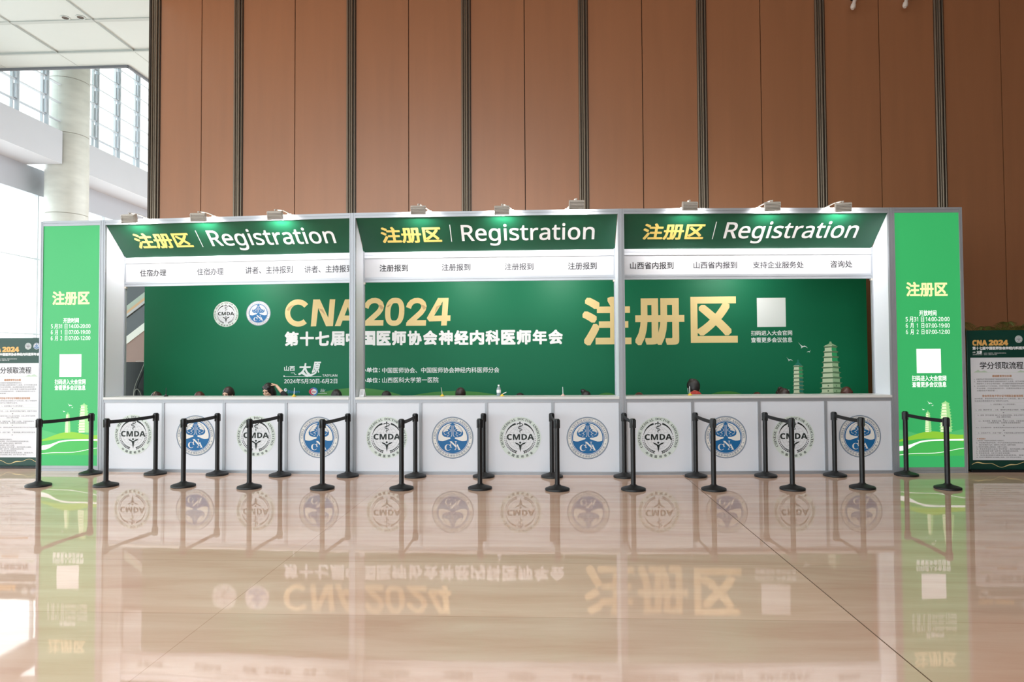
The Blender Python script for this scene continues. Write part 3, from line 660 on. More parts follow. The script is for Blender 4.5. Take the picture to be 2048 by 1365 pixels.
m.text('扫码进入大会官网', 3.636, 4.349, 2.096, 2.184, y, PRINTG, .02); m.text('查看更多会议信息', 3.636, 4.349, 1.972, 2.064, y, PRINTG, .02)
m.build('small_lettering', bn)
m = MB(); m.rect(3.746, 4.243, 2.247, 2.759, y, PRINTG); m.build('white_square', bn)
m = MB(); SB = mat('sponsor_blue', (60, 130, 196), .5); SR = mat('sponsor_red', (206, 60, 84), .5)
m.disc(-4.700, 1.168, .03, y, PRINTG, 20); m.disc(-4.69, 1.172, .012, y - .0004, SB, 12); m.text('Biogen', -4.655, -4.440, 1.092, 1.166, y, SB, .012, 0, 'sans')
m.build('sponsor_mark', bn); m = MB(); m.disc(-4.18, 1.135, .078, y, SB, 32, sx=1.0); m.poly([(-4.18 - .09 * math.cos(t), 1.135 + .062 * math.sin(t)) for t in [-PI / 2 + PI * k / 16 for k in range(17)]], y - .0003, SR); m.disc(-4.175, 1.135, .05, y - .0006, PRINTG, 24); m.text('Eisai', -4.212, -4.14, 1.118, 1.152, y - .0009, SR, .02, .2, 'bold')
m.build('sponsor_mark', bn); m = MB(); m.text('hhc', -4.06, -3.965, 1.125, 1.19, y, PRINTG, 0, .5, 'sans'); m.stroke([(-4.10, 1.105), (-3.935, 1.105)], .008, y, PRINTG)
m.build('sponsor_mark', bn)
m = MB(); HG = mat('banner_hill_print', (70, 140, 60), .45)
for c, w, h in ((-3.4, 1.6, 1.20), (-1.6, 1.9, 1.14), (1.1, .5, 1.10), (3.2, .8, 1.12), (5.1, .5, 1.15)):
    x0, x1 = c - w, min(c + w, 5.63)
    m.poly([(x0 + (x1 - x0) * i / 20, .1 + (h - .1) * (math.sin(PI * (x0 + (x1 - x0) * i / 20 - c + w) / (2 * w)) ** .35 if 0 < i < 20 or x1 == 5.63 and i else 0)) for i in range(21)], y + .001, HG)
    m.build('hill_print', bn); m = MB()
m = MB(); pagoda(m, 5.004, .55, 1.980, .22, .42, 15, y, spire=.05); m.build('pagoda_print', bn)
m = MB(); pagoda(m, 4.440, .62, 1.668, .165, .20, 14, y, PG1, PG4, PG5, .10); m.build('pagoda_print', bn)
m = MB(); bird(m, 4.53, 1.915, .085, y, PRINTG); bird(m, 4.632, 1.815, .04, y, PRINTG, -1); bird(m, 4.297, 1.675, .055, y, PRINTG, 1)
m.build('bird_print', bn)

# ================================================================== belt barrier posts
FR = [(-6.925, 9.068), (-5.988, 9.091), (-4.894, 9.067), (-3.946, 8.982), (-2.942, 8.937), (-1.887, 8.937), (-.856, 8.972), (.155, 8.908), (1.135, 8.928), (2.164, 8.943), (3.176, 8.996), (4.103, 9.1), (5.165, 9.079)]
BK = [(-6.866, 10.06), (-5.861, 10.06), (-4.886, 10.008), (-3.907, 9.945), (-2.881, 9.897), (-1.883, 9.877), (-.889, 9.884), (.097, 9.886), (1.134, 9.889), (2.157, 9.949), (3.151, 9.98), (4.146, 10.04), (5.174, 10.1)]
def barrier(label, group):
    o = thing('belt_barrier_post', label, 'barrier post', group=group)
    m = MB(); m.lathe([(.0, 0), (.150, 0), (.158, .004), (.158, .022), (.154, .027), (.13, .036), (.075, .052), (.048, .062), (.040, .072), (.0, .072)], BLACKB, 48); m.build('base', o, True)
    m = MB(); m.lathe([(.0, .06), (.0315, .06), (.0315, .84), (.0, .84)], BLACKP, 28); m.build('pole', o, True)
    m = MB(); m.lathe([(.0, .815), (.034, .815), (.036, .822), (.036, .905), (.033, .916), (.024, .92), (.0, .92)], BLACKP, 28); m.build('belt_head', o, True)
    s = MB()
    for k in range(4):
        q = PI / 2 * k + PI / 4; c, sn = math.cos(q), math.sin(q)
        s.add([(.036 * c + dx * -sn + h * c, .036 * sn + dx * c + h * sn, z) for h in (-.002, .005) for dx in (-.014, .014) for z in (.80, .905)], [(0, 1, 3, 2), (4, 6, 7, 5), (0, 4, 5, 1), (2, 3, 7, 6), (0, 2, 6, 4), (1, 5, 7, 3)], BLACKP)
    s.build('belt_clip', o)
    return o
MARK = ['by the foot of the left green tower', 'before the first counter front', 'before the second counter front', 'before the third counter front', 'before the fourth counter front', 'before the fifth counter front', 'between the fifth and sixth counter fronts', 'between the seventh and eighth counter fronts', 'before the ninth counter front', 'before the tenth counter front', 'before the eleventh counter front', 'before the twelfth counter front', 'before the right green tower']
first = barrier('black belt barrier post nearest the hall floor, ' + MARK[0], 'front row of belt barrier posts')
p0 = first
rng = random.Random(3)
for i in range(13):
    p = p0 if i == 0 else dup(p0, label='front row black belt barrier post, %s from the left, %s' % (ORD[i] if i < 12 else 'last', MARK[i]))
    p['label'] = 'front row black belt barrier post, %s of thirteen from the left green tower' % (ORD[i] if i < 12 else 'last')
    p.location = (FR[i][0], FR[i][1], 0); p['group'] = 'front row of belt barrier posts'
backs = []
for i in range(13):
    p = dup(p0, label='back row black belt barrier post, %s of thirteen from the left green tower' % (ORD[i] if i < 12 else 'last'), group='back row of belt barrier posts')
    p.location = (BK[i][0], BK[i][1], 0); backs.append(p)
fronts = [o for o in COL.objects if o.get('group') == 'front row of belt barrier posts']
fronts.sort(key=lambda o: o.location.x)
for i, p in enumerate(fronts):
    d = Vector((BK[i][0] - FR[i][0], BK[i][1] - FR[i][1], 0)); L = d.length; u = d.normalized(); side = Vector((-u.y, u.x, 0))
    b = MB(); n = 14; vs = []
    for k in range(n + 1):
        t = k / n; q = u * (.034 + (L - .072) * t); zc = .868 - .008 * 4 * t * (1 - t)
        for sg, dz in ((-.0012, -.024), (-.0012, .024), (.0012, .024), (.0012, -.024)): vs.append((q.x + side.x * sg, q.y + side.y * sg, zc + dz))
    fs = [(4 * k + j, 4 * k + (j + 1) % 4, 4 * k + 4 + (j + 1) % 4, 4 * k + 4 + j) for k in range(n) for j in range(4)] + [(3, 2, 1, 0), (4 * n, 4 * n + 1, 4 * n + 2, 4 * n + 3)]
    b.add(vs, fs, BELT); b.build('belt', p)

# ================================================================== small things on the counters
TOPZ = 1.147
YEL = mat('yellow_pen_base', (232, 200, 70), .45); PINK = mat('pale_pink_pen_base', (226, 190, 180), .45)
PENS = [('BC', .916, .25, BLACKP, BLACKP, .02, 'black desk pen upright in a black base, on the counter top near the left end'), ('BC', 3.033, .2, YEL, PRINTW, .06, 'white desk pen in a yellow base below the blue sponsor name'),
        ('CD', 1.319, .2, YEL, LAMPW, -.14, 'leaning desk pen in a yellow base between two seated staff on the middle countertop'), ('CD', 2.225, .18, YEL, PRINTW, .9, 'low yellow desk pen base beside the water bottle'),
        ('CD', 3.136, .2, PINK, PRINTW, -.03, 'white desk pen in a pale pink base on the middle countertop'), ('DE', 1.038, .2, YEL, PRINTW, -.05, 'yellow desk pen base in front of the person with white ear straps')]
for bk, s, d, mb_, mp_, lean, lab in PENS:
    o = thing('desk_pen', lab, 'desk pen', loc_in(bk, s, d, TOPZ), bay(*bk)[1], 'desk pens on the counters')
    m = MB(); m.lathe([(0, 0), (.032, 0), (.034, .004), (.03, .012), (.014, .022), (.009, .034), (0, .034)], mb_, 24); m.build('base', o, True)
    m = MB(); m.tube([(0, 0, .02), (lean * .02, 0, .04), (lean * .12 * (1 if abs(lean) < .5 else .6), 0, .135 if abs(lean) < .5 else .06)], [.004, .0055, .004], mp_, 8); m.build('pen', o, True)
o = thing('water_bottle', 'clear plastic water bottle with white label on the middle countertop', 'bottle', loc_in('CD', 2.17, .25, TOPZ), 0)
PET = mat('clear_bottle_plastic', (206, 222, 232), .12); PET.node_tree.nodes['Principled BSDF'].inputs['Transmission Weight'].default_value = .55; PET.node_tree.nodes['Principled BSDF'].inputs['IOR'].default_value = 1.2
m = MB(); m.lathe([(0, 0), (.028, 0), (.032, .006), (.032, .03), (.030, .036), (.032, .042), (.032, .105), (.028, .12), (.014, .142), (.0125, .15), (0, .15)], PET, 28); m.build('body', o, True)
m = MB(); m.lathe([(.0, .148), (.0145, .148), (.0145, .166), (.013, .168), (0, .168)], PRINTW, 20); m.build('cap', o, True)
m = MB(); m.lathe([(.0325, .05), (.033, .05), (.033, .095), (.0325, .095)], PRINTW, 28, caps=False); m.build('bottle_label', o, True)
o = thing('notice_holder', 'folded white notice card standing at the left end of the middle countertop', 'notice holder', loc_in('CD', .085, .2, TOPZ), 0)
m = MB(); m.prism([(-.03, -.03, .001), (-.01, .0, .112), (-.008, .0, .112), (-.028, -.03, .001)], (.0, .0, .0001), PRINTW)
m = MB(); m.prism([(.0, -.045, 0), (.0, -.042, 0), (.0, .002, .112), (.0, -.001, .112)], (.075, 0, 0), PRINTW); m.build('front_leaf', o, loc=(-.02, 0, 0), rot=(0, 0, -.12))
m = MB(); m.prism([(.0, .045, 0), (.0, .048, 0), (.0, .003, .112), (.0, 0, .112)], (.075, 0, 0), PRINTW); m.build('back_leaf', o, loc=(-.02, 0, 0), rot=(0, 0, -.12))
m = MB(); m.rect(.018, .056, .09, .094, 0, INKL)
for k in range(5): m.rect(.014, .06, .036 + .009 * k, .038 + .009 * k, 0, INKL)
m.build('notice_lines', o, loc=(-.02, -.0465, 0), rot=(-math.atan2(.044, .112), 0, -.12))
o = thing('paper_notice', 'white sheet with small print taped inside the white side panel at the left end', 'paper notice', loc_in('BC', PW / 2 + .0065, .12, 1.15), bay('B', 'C')[1])
m = MB(); m.box(0, .0008, 0, .22, .005, .31, mat('paper', (240, 240, 240), .7)); m.build('sheet', o)
m = MB()
for k in range(11):
    z = .27 - .021 * k; m.add([(.0012, .03, z), (.0012, .12 + .07 * ((k * 37) % 10) / 10, z), (.0012, .12 + .07 * ((k * 37) % 10) / 10, z + .006), (.0012, .03, z + .006)], [(0, 1, 2, 3)], INKL)
m.build('small_print', o)

# ================================================================== staff seated behind the counters
def capsule(b, p, q, r0, r1, m):
    p, q = Vector(p), Vector(q); b.ell(p, (r0, r0, r0), m, nu=14, nv=8); b.ell(q, (r1, r1, r1), m, nu=14, nv=8); b.tube([p, q], [r0 * .99, r1 * .99], m, 14)
def remeshed(b, name, vox, parent, m):
    me = b.mesh('tmp'); t = bpy.data.objects.new('tmp', me); COL.objects.link(t)
    r = t.modifiers.new('r', 'REMESH'); r.mode = 'VOXEL'; r.voxel_size = vox; r.use_smooth_shade = True
    s = t.modifiers.new('s', 'SMOOTH'); s.factor = .5; s.iterations = 3
    dg = bpy.context.evaluated_depsgraph_get(); dg.update()
    out = bpy.data.meshes.new_from_object(t.evaluated_get(dg)); out.name = name
    bpy.data.objects.remove(t); bpy.data.meshes.remove(me)
    out.materials.clear(); out.materials.append(m); out.polygons.foreach_set('material_index', [0] * len(out.polygons)); out.polygons.foreach_set('use_smooth', [True] * len(out.polygons))
    o = bpy.data.objects.new(name, out); COL.objects.link(o); o.parent = parent
    return o
def fingers(b, palm, dirv, up, sgn, m, curl=.35, k=1.0):
    d = Vector(dirv).normalized(); u = Vector(up); u = (u - d * u.dot(d)).normalized(); s = d.cross(u) * sgn; palm = Vector(palm)
    b.ell(palm + d * .035 * k, (.02 * k, .02 * k, .02 * k), m); b.ell(palm + d * .04 * k, (.036 * k, .04 * k, .014 * k), m, rot=Matrix((s, d, u)).transposed())
    for j, (off, ln) in enumerate(((-.028, .062), (-.009, .075), (.010, .070), (.028, .055))):
        a = palm + d * .075 * k + s * off * k; c = curl * (1 + .12 * j)
        p1 = a + (d * math.cos(c * .5) - u * math.sin(c * .5)) * ln * .45 * k; p2 = p1 + (d * math.cos(c * 1.3) - u * math.sin(c * 1.3)) * ln * .32 * k; p3 = p2 + (d * math.cos(c * 2) - u * math.sin(c * 2)) * ln * .26 * k
        capsule(b, a - d * .02, p1, .0092 * k, .0086 * k, m); capsule(b, p1, p2, .0086 * k, .008 * k, m); capsule(b, p2, p3, .008 * k, .007 * k, m)
    t0 = palm + d * .02 * k - s * .03 * k; t1 = t0 + (d * .6 - s * .7 - u * .3).normalized() * .04 * k; t2 = t1 + (d * .9 - s * .25 - u * .3).normalized() * .03 * k
    capsule(b, t0, t1, .011 * k, .0095 * k, m); capsule(b, t1, t2, .0095 * k, .008 * k, m)
def person(lab, x, top, hair, pitch=.45, yaw=0.0, roll=0.0, style='short', cloth=(40, 40, 46), vox=.012, face=False, rz=0.0, Y=11.05, arm=None, hw=1.0, straps=False, pattern=False, neck=.19):
    o = thing('person', lab, 'person', (x, Y, 0), rz, 'staff seated behind the counters')
    H = Matrix.Rotation(yaw, 3, 'Z') @ Matrix.Rotation(roll, 3, 'Y') @ Matrix.Rotation(pitch, 3, 'X')
    zh = top - .128; hc = Vector((0, 0, zh))
    def hp(v): return hc + H @ Vector(v)
    zn = zh - neck
    b = MB(); m = SKIN
    b.ell(hc + H @ Vector((0, .008, .018)), (.073, .092, .102), m, H, 24, 16)          # skull
    b.ell(hp((0, -.028, -.045)), (.056, .058, .068), m, H, 20, 12)                       # jaw and face
    b.ell(hp((0, -.062, -.088)), (.026, .022, .02), m, H)                                # chin
    b.ell(hp((0, -.094, -.028)), (.012, .016, .017), m, H); capsule(b, hp((0, -.082, .012)), hp((0, -.094, -.022)), .008, .011, m)   # nose
    for sg in (-1, 1):
        b.ell(hp((sg * .034, -.07, -.022)), (.022, .018, .018), m, H); b.ell(hp((sg * .03, -.078, .022)), (.024, .012, .008), m, H)
        b.ell(hp((sg * .074, .008, -.008)), (.010, .018, .03), m, H)                     # ears
    b.ell(hp((0, -.083, -.056)), (.022, .010, .007), m, H); b.ell(hp((0, -.081, -.067)), (.018, .010, .007), m, H)   # lips
    nb = Vector((0, .13, zn)); ch = Vector((0, .2, zn - .2)); pv = Vector((0, .28, .50))
    capsule(b, hp((0, .045, -.06)), nb, .05, .056, m)
    def torso(b, e, m):
        for p, q, r0, r1, wx in ((nb + Vector((0, .015, -.05)), ch, .085, .125, 1.0), (ch, pv, .125, .13, 1.0)):
            for t in range(6):
                w = p.lerp(q, t / 5); rr = r0 + (r1 - r0) * t / 5; b.ell(w, (rr * 1.28 + e, rr * .86 + e, .11 + e), m)
        capsule(b, (-.15, .15, zn - .07), (.15, .15, zn - .07), .055 + e, .055 + e, m)
    torso(b, 0, m)
    sl = MB(); torso(sl, .012, m)
    for sg in (-1, 1):
        S = Vector((sg * .175, .15, zn - .075))
        if arm and sg == 1: Ep, W, pd, pu = arm
        else: Ep, W, pd, pu = Vector((sg * .185, .02, max(.74, zn - .36))), Vector((sg * .10, -.2, .76)), (-sg * .3, -1, -.05), (0, 0, 1)
        Ep, W = Vector(Ep), Vector(W)
        capsule(b, S, Ep, .046, .036, m); capsule(b, Ep, W, .036, .024, m)
        fingers(b, W, pd, pu, sg if not (arm and sg == 1) else 1, m, .5 if arm and sg == 1 else .3)
        if arm and sg == 1: capsule(sl, Ep, Ep.lerp(W, .22), .052, .046, m)
        capsule(sl, S, S.lerp(Ep, .96 if not (arm and sg == 1) else .9), .06, .05, m)
        hipp = Vector((sg * .085, .28, .50)); kn = Vector((sg * .11, -.12, .50)); an = Vector((sg * .11, -.06, .075))
        capsule(b, hipp, kn, .078, .056, m); capsule(b, kn, an, .054, .036, m); capsule(b, an + Vector((0, .02, -.04)), an + Vector((0, -.13, -.05)), .032, .025, m)
    for sg in (-1, 1):
        hipp = Vector((sg * .085, .28, .50)); kn = Vector((sg * .11, -.12, .50)); an = Vector((sg * .11, -.06, .12))
    remeshed(b, 'body', vox, o, SKIN)
    cm_ = mat('cloth_%d_%d_%d' % cloth, cloth, .8, noise=(30 if pattern else 14, .5 if pattern else .1))
    remeshed(sl, 'top', .012, o, cm_)
    tr = MB()
    for sg in (-1, 1):
        hipp = Vector((sg * .085, .28, .50)); kn = Vector((sg * .11, -.12, .50)); an = Vector((sg * .11, -.06, .11))
        capsule(tr, hipp, kn, .09, .067, m); capsule(tr, kn, an, .066, .05, m)
    tr.ell(pv, (.175, .14, .11), m)
    remeshed(tr, 'trousers', .014, o, mat('dark_trousers', (34, 36, 44), .8))
    # hair
    hb = MB()
    hb.ell(hp((0, .020, .024)), (.086 * hw, .102, .112), m, H, 24, 16)
    if style in ('long', 'parted', 'bob'):
        hb.ell(hp((0, .05, -.05)), (.088 * hw, .07, .12), m, H, 20, 12)
        for sg in (-1, 1):
            hb.ell(hp((sg * .076 * hw, .015, -.05)), (.02, .045, .10), m, H); hb.ell(hp((sg * .044, -.026, .070)), (.038, .034, .034), m, H @ Matrix.Rotation(sg * .5, 3, 'Y'))
    if style == 'long':
        hb.ell(Vector((0, .16, zn - .05)), (.10, .05, .17), m)
    if style == 'bun':
        hb.ell(hp((-.045, .085, .095)), (.045, .042, .04), m, H); hb.ell(hp((-.02, .10, .02)), (.07, .05, .07), m, H); hb.ell(hp((-.07, .075, .115)), (.02, .02, .03), m, H)
    if style == 'tied': hb.ell(hp((0, .118, -.0)), (.035, .04, .05), m, H); hb.ell(hp((0, .13, -.08)), (.026, .03, .08), m, H)
    if style == 'back':
        hb.ell(hp((0, .045, -.02)), (.09, .085, .10), m, H); hb.ell(hp((.03, .04, .105)), (.045, .05, .03), m, H)
    remeshed(hb, 'hair', .008, o, hair)
    if style == 'parted':
        pm = MB(); pm.tube([hp((.012, -.052, .118)), hp((.008, -.01, .141)), hp((.0, .04, .137))], [.002, .004, .002], SKIN, 6); pm.build('hair_parting', o, True)
    if face:
        ey = MB()
        for sg in (-1, 1): ey.ell(hp((sg * .030, -.0815, .004)), (.015, .006, .0045), mat('dark_eye', (30, 22, 20), .3), H)
        ey.build('eyes', o, True)
        eb = MB()
        for sg in (-1, 1): eb.tube([hp((sg * .014, -.0905, .022)), hp((sg * .032, -.089, .029)), hp((sg * .052, -.076, .022))], [.003, .0038, .002], HAIRD, 6)
        eb.build('eyebrows', o, True)
        lp = MB(); lp.ell(hp((0, -.0895, -.061)), (.019, .006, .007), mat('lips', (186, 96, 92), .4), H); lp.build('lips', o, True)
    if straps:
        st = MB()
        for sg in (-1, 1): st.tube([hp((sg * .092, .03, .0)), hp((sg * .098, .02, -.04)), hp((sg * .085, -.01, -.10))], .004, PRINTW, 6)
        st.build('mask_straps', o, True); o.children[-1]['label'] = 'white ear straps'
    if style == 'bun' and hair is HAIRD:
        cp = MB(); cp.tube([hp((.045, .0, .125)), hp((.062, .02, .115)), hp((.07, .05, .095))], .006, ALU, 6); cp.build('hair_clip', o, True)
    return o
person('person with brown hair parted in the middle, head bowed, behind the first counter', -6.432, 1.190, HAIRD, .5, 0, 0, 'parted', (60, 64, 80))
person('person with red-brown hair bent low behind the second counter from the left', -5.702, 1.190, HAIRR, .55, .2, 0, 'bob', (50, 44, 48))
person('person with pale forehead and tied-back hair showing eyes over the counter edge', -5.221, 1.270, HAIRD, .12, -.22, 0, 'tied', (70, 72, 80), .008, True)
person('person with long black hair looking down, one hand raised onto the head', -4.541, 1.330, HAIRB, .30, -.38, -.06, 'long', (22, 22, 26), .0065, True, arm=((.275, .0, 1.125), (.12, .035, 1.285), (-.85, .02, .42), (.35, .0, .9)))
person('person with shiny black hair bent down left of the first aluminium post pair', -3.406, 1.218, HAIRB, .6, .1, 0, 'bob', (40, 42, 50))
person('person with black hair bowed behind the counter right of the first aluminium post pair', -2.579, 1.190, HAIRB, .6, 0, 0, 'short', (44, 48, 58))
person('person with short dark brown cropped hair left of the water bottle', -1.365, 1.242, HAIRD, .65, .15, 0, 'short', (60, 60, 66))
person('person with black hair barely showing right of the water bottle', -.399, 1.150, HAIRB, .55, 0, 0, 'short', (40, 44, 60))
person('person with dark tied-up hair bowed beside the pale pink desk pen', .664, 1.178, HAIRB, .5, -.2, 0, 'bun', (70, 60, 64))
person('person with red-brown hair barely showing right of the second aluminium post pair', 1.51, 1.150, HAIRR, .55, .1, 0, 'short', (60, 50, 54))
person('person turned away with dark hair, white ear straps and red patterned top', 2.369, 1.364, HAIRB, .25, .15, 0, 'back', (150, 52, 44), .010, False, PI, straps=True, pattern=True, neck=.115, hw=1.22)
person('person with red-brown hair barely showing left of the printed small pagoda', 3.587, 1.115, HAIRR, .55, 0, 0, 'short', (48, 44, 44), Y=11.75)
person('person with brown hair in a bun and a silver clip beside the printed small pagoda', 3.744, 1.213, HAIRD, .5, .25, 0, 'bun', (52, 46, 44), Y=10.9)
person('person with dark red-brown hair in front of the printed large pagoda', 4.767, 1.228, HAIRR, .42, -.1, 0, 'bob', (50, 46, 50))

# ================================================================== poster stands
PGREEN = mat('poster_dark_green', (8, 62, 52), .35, noise=(.8, .05)); PWHITE = mat('poster_white', (232, 232, 238), .5); GOLDO = mat('orange_gold_print', (236, 182, 104), .45); PMINT = mat('poster_mint', (196, 214, 196), .5)
def poster(loc, rz, label):
    o = thing('poster_stand', label, 'poster stand', loc, rz, 'two poster stands beside the booth')
    m = MB(); m.box(0, 1.0, 0, .03, .03, 2.09, PGREEN); m.build('board', o, bevel=.004)
    m = MB(); m.box(-.01, 1.01, -.06, .22, 0, .035, BLACKP); m.build('base', o, bevel=.006)
    m = MB(); m.box(.46, .54, .03, .06, .03, 1.7, BLACKP); m.build('back_post', o)
    y = -.0012
    m = MB(); m.rect(.045, .955, .170, 1.684, y, PWHITE); m.build('white_sheet', o)
    m = MB(); m.text('CNA', .078, .292, 1.862, 1.948, y, GOLDO, .045, 0, 'bold'); m.text('2024', .312, .594, 1.862, 1.948, y, GOLDO, .045, 0, 'bold'); m.build('gold_lettering', o)
    m = MB(); m.text(sub, .078, .935, 1.801, 1.849, y, PRINTW, .04); m.build('subtitle_lettering', o); m = MB(); m.text('山西', .08, .118, 1.752, 1.776, y, PRINTW, .02); m.text('太原', .135, .215, 1.742, 1.79, y, PRINTW, .05)
    m.text('2024年5月30日-6月2日', .08, .215, 1.722, 1.737, y, PRINTW, .01, 0, 'sans'); m.text('主办单位：中国医师协会、中国医师协会神经内科医师分会', .24, .56, 1.744, 1.758, y, PRINTW); m.text('承办单位：山西医科大学第一医院', .24, .43, 1.722, 1.736, y, PRINTW); m.build('header_lettering', o)
    emblem('a', o, .745, 1.955, .055, y); emblem('b', o, .885, 1.955, .055, y)
    y2 = y - .0006
    m = MB(); m.text('学分领取流程', .178, .802, 1.515, 1.622, y2, INK, .012); m.build('title_lettering', o)
    m = MB(); m.text('继续教育学分办理', .352, .63, 1.392, 1.428, y2, ORANGE, .02); m.build('heading', o); m = MB(); m.text('参会学员电子学分证书领取及查询流程', .20, .79, 1.10, 1.136, y2, ORANGE, .02); m.build('heading', o); m = MB(); m.text('★ 特别提示', .105, .235, .474, .496, y2, ORANGE, .02); m.build('heading', o)
    m = MB()
    rows = [('1、全程参会并考核合格者授予国家级继续教育I类学分。', .09, .65, 1.355), ('2、请务必完整填写报名注册系统内的个人信息，对于未完善信息者', .09, .90, 1.321), ('将影响个人学分证书的领取，会议期间请留意现场通知安排', .125, .86, 1.287), ('3、会议结束10个工作日后，学员可登录“中国医师协会继续教育”', .09, .90, 1.253), ('平台领取（可在线查询打印，无需现场领取学分证书，', .125, .88, 1.219), ('过期系统不再受理）。', .125, .42, 1.185),
            ('2019年起，参会学员在会议结束10个工作日后，登入“中国医师', .09, .90, 1.066), ('协会继续教育服务平台”领取学分证书。', .09, .58, 1.032), ('1、点击页面上“个人学分申请”。', .32, .68, .982), ('2、点击【我的学习】，二次、填写学分申请证书编号，完善学习信息', .10, .90, .900),
            ('3、选择【学分查询】输入个人身份证号码，点击上传学习证明等', .13, .88, .822), ('点击【提交内容】', .40, .60, .796), ('4.1、首次使用，需要先注册，完善个人信息，才能查询到学分', .14, .86, .736), ('（已有账号者，无需再注册直接登录）', .27, .74, .710), ('4.2、已注册学员：登录后选择对应会议进行学分证书在线打印', .10, .92, .640), ('5、点击右下方，点击“下载”，下载到电脑上即可打印学分证书', .13, .88, .560)]
    tips = ['1、请务必核对，中国医师协会继续教育学分为国家级学分。', '2、参会期间请按时签到，学分与签到情况及考核结果对应。', '参会代表领取学分证书，请携带本人有效证件，逾期不再受理', '3、参会学员请确认注册信息，完善个人信息。', '4、参会学员请关注会议“学分申请”，及时完成网上填报。', '5、会议期间如需“发票”“证明”等，请到服务台咨询办理。', '6、参会者请注意，点击“学分查询”查询结果。', '7、如有其他疑问请联系会务组咨询，谢谢合作。', '8、证书打印需登录平台完成网上考核，打印“学分证书”即可。']
    for k, t in enumerate(tips): rows.append((t, .10 if k != 2 else .135, .50 + .04 * ((k * 7) % 10), .446 - .0305 * k))
    for t, a, c, z in rows: m.text(t, a, c, z, z + .021, y2, INKL)
    m.build('body_lettering', o)
    m = MB()
    for z0, z1 in ((.968, 1.018), (.886, .936), (.786, .854), (.700, .768), (.626, .676), (.546, .596)):
        for q in (z0, z1): m.rect(.085, .915, q, q + .0018, y2, PMINT)
        for q in (.085, .9132): m.rect(q, q + .0018, z0, z1, y2, PMINT)
        if True: m.build('flow_box', o); m = MB(); m.poly([(.488, z0 - .012), (.512, z0 - .012), (.5, z0 - .026)], y2, INKL); m.build('flow_arrow', o); m = MB()
    m.rect(.09, .91, 1.465, 1.468, y2, PMINT); m.poly([(.09, 1.468), (.15, 1.505), (.19, 1.48), (.24, 1.495), (.29, 1.468)], y2, PMINT); m.poly([(.71, 1.468), (.76, 1.495), (.80, 1.48), (.85, 1.505), (.91, 1.468)], y2, PMINT)
    m.build('title_ornament', o)
    m = MB(); pts = [(.03 + .94 * k / 60, .105 + .028 * math.sin(k / 6.0) + .012 * math.sin(k / 2.4)) for k in range(61)]
    m.stroke(pts, [.006 + .010 * max(0, math.sin(k / 4.5)) ** 2 for k in range(61)], y, GOLDB); m.build('gold_ribbon_print', o)
    return o
poster((6.27, 10.45, 0), 0, 'dark green and white poster stand beside the right light-box tower, palm behind it')
poster((-9.055, 10.62, 0), 0, 'dark green poster stand with white sheet, against the bright windows beside the green tower')

# ================================================================== plant, wall spots, screen, escalator
o = thing('potted_palm', 'potted palm with arching fronds behind the right poster stand', 'plant', (7.45, 11.75, 0))
m = MB(); m.lathe([(0, 0), (.17, 0), (.22, .38), (.235, .40), (.235, .43), (.20, .43), (.20, .39), (0, .39)], mat('dark_planter', (60, 56, 52), .5), 36); m.build('pot', o, True)
m = MB(); m.tube([(0, 0, .38), (.02, .01, .9), (.0, .0, 1.35)], [.05, .04, .035], mat('palm_stem', (96, 84, 58), .8, noise=(20, .2)), 10); m.build('stem', o, True)
LEAF = mat('palm_leaf', (112, 112, 52), .5, noise=(4, .12))
rg = random.Random(11)
for k in range(14):
    az = 2 * PI * k / 14 + rg.uniform(-.15, .15); rise = rg.uniform(.75, 1.1); reach = rg.uniform(.55, .85)
    if k == 7: rise, reach = .93, .62
    f = MB(); pts = []
    for i in range(17):
        t = i / 16; pts.append(Vector((math.cos(az) * reach * t, math.sin(az) * reach * t, 1.36 + rise * (1.9 * t - 0.95 * t * t) * 1.05 - .12 * t ** 4)))
    f.tube(pts, [.009 - .007 * i / 16 for i in range(17)], LEAF, 6)
    sd = Vector((-math.sin(az), math.cos(az), 0))
    for i in range(4, 34):
        t = i / 34; j = min(15, int(t * 16)); p = pts[j].lerp(pts[j + 1], t * 16 - j); tg = (pts[j + 1] - pts[j]).normalized()
        ln = .20 * math.sin(PI * (t * .85 + .1)) + .03
        for sg in (-1, 1):
            d = (sd * sg * .8 + tg * .75 + Vector((0, 0, -.15))).normalized(); w = tg.cross(d).normalized().cross(d) * .008
            q = p + d * ln * .5 + Vector((0, 0, .01)); e = p + d * ln + Vector((0, 0, -.03))
            f.add([p - w * .4, p + w * .4, q + w, e, q - w], [(0, 1, 2, 3, 4)], LEAF)
    f.build('frond', o)
CR = mat('cream_enamel', (226, 214, 204), .4)
for i, x in enumerate((6.22, 7.22)):
    o = thing('wall_spray_nozzle', 'white angled pipe nozzle high on the brown wall, ' + ('left' if i == 0 else 'right') + ' one of two', 'pipe nozzle', (x, WALL_Y, 8.92), group='pipe nozzles on the brown wall')
    m = MB(); m.lathe([(0, -.02), (.07, -.02), (.07, .0), (0, .0)], CR, 24); q = m.build('wall_flange', o, True); q.rotation_euler = (PI / 2, 0, 0)
    m = MB(); m.tube([(0, -.02, 0), (0, -.16, .01), (-.01, -.2, -.03), (-.075, -.23, -.22), (-.095, -.24, -.28)], [.035, .035, .038, .034, .034], CR, 14); m.build('pipe', o, True)
    m = MB(); m.tube([(-.088, -.236, -.26), (-.105, -.245, -.32), (-.118, -.25, -.355)], [.045, .05, .03], CR, 14); m.build('nozzle', o, True)
    m = MB(); m.tube([(0, -.13, -.05), (0, -.2, .08)], .05, CR, 14); m.build('joint_ring', o, True)
o = thing('black_display_screen', 'tall black display screen on a foot, behind the left edge of the backdrop banner', 'display screen', (-7.62, 12.62, 0))
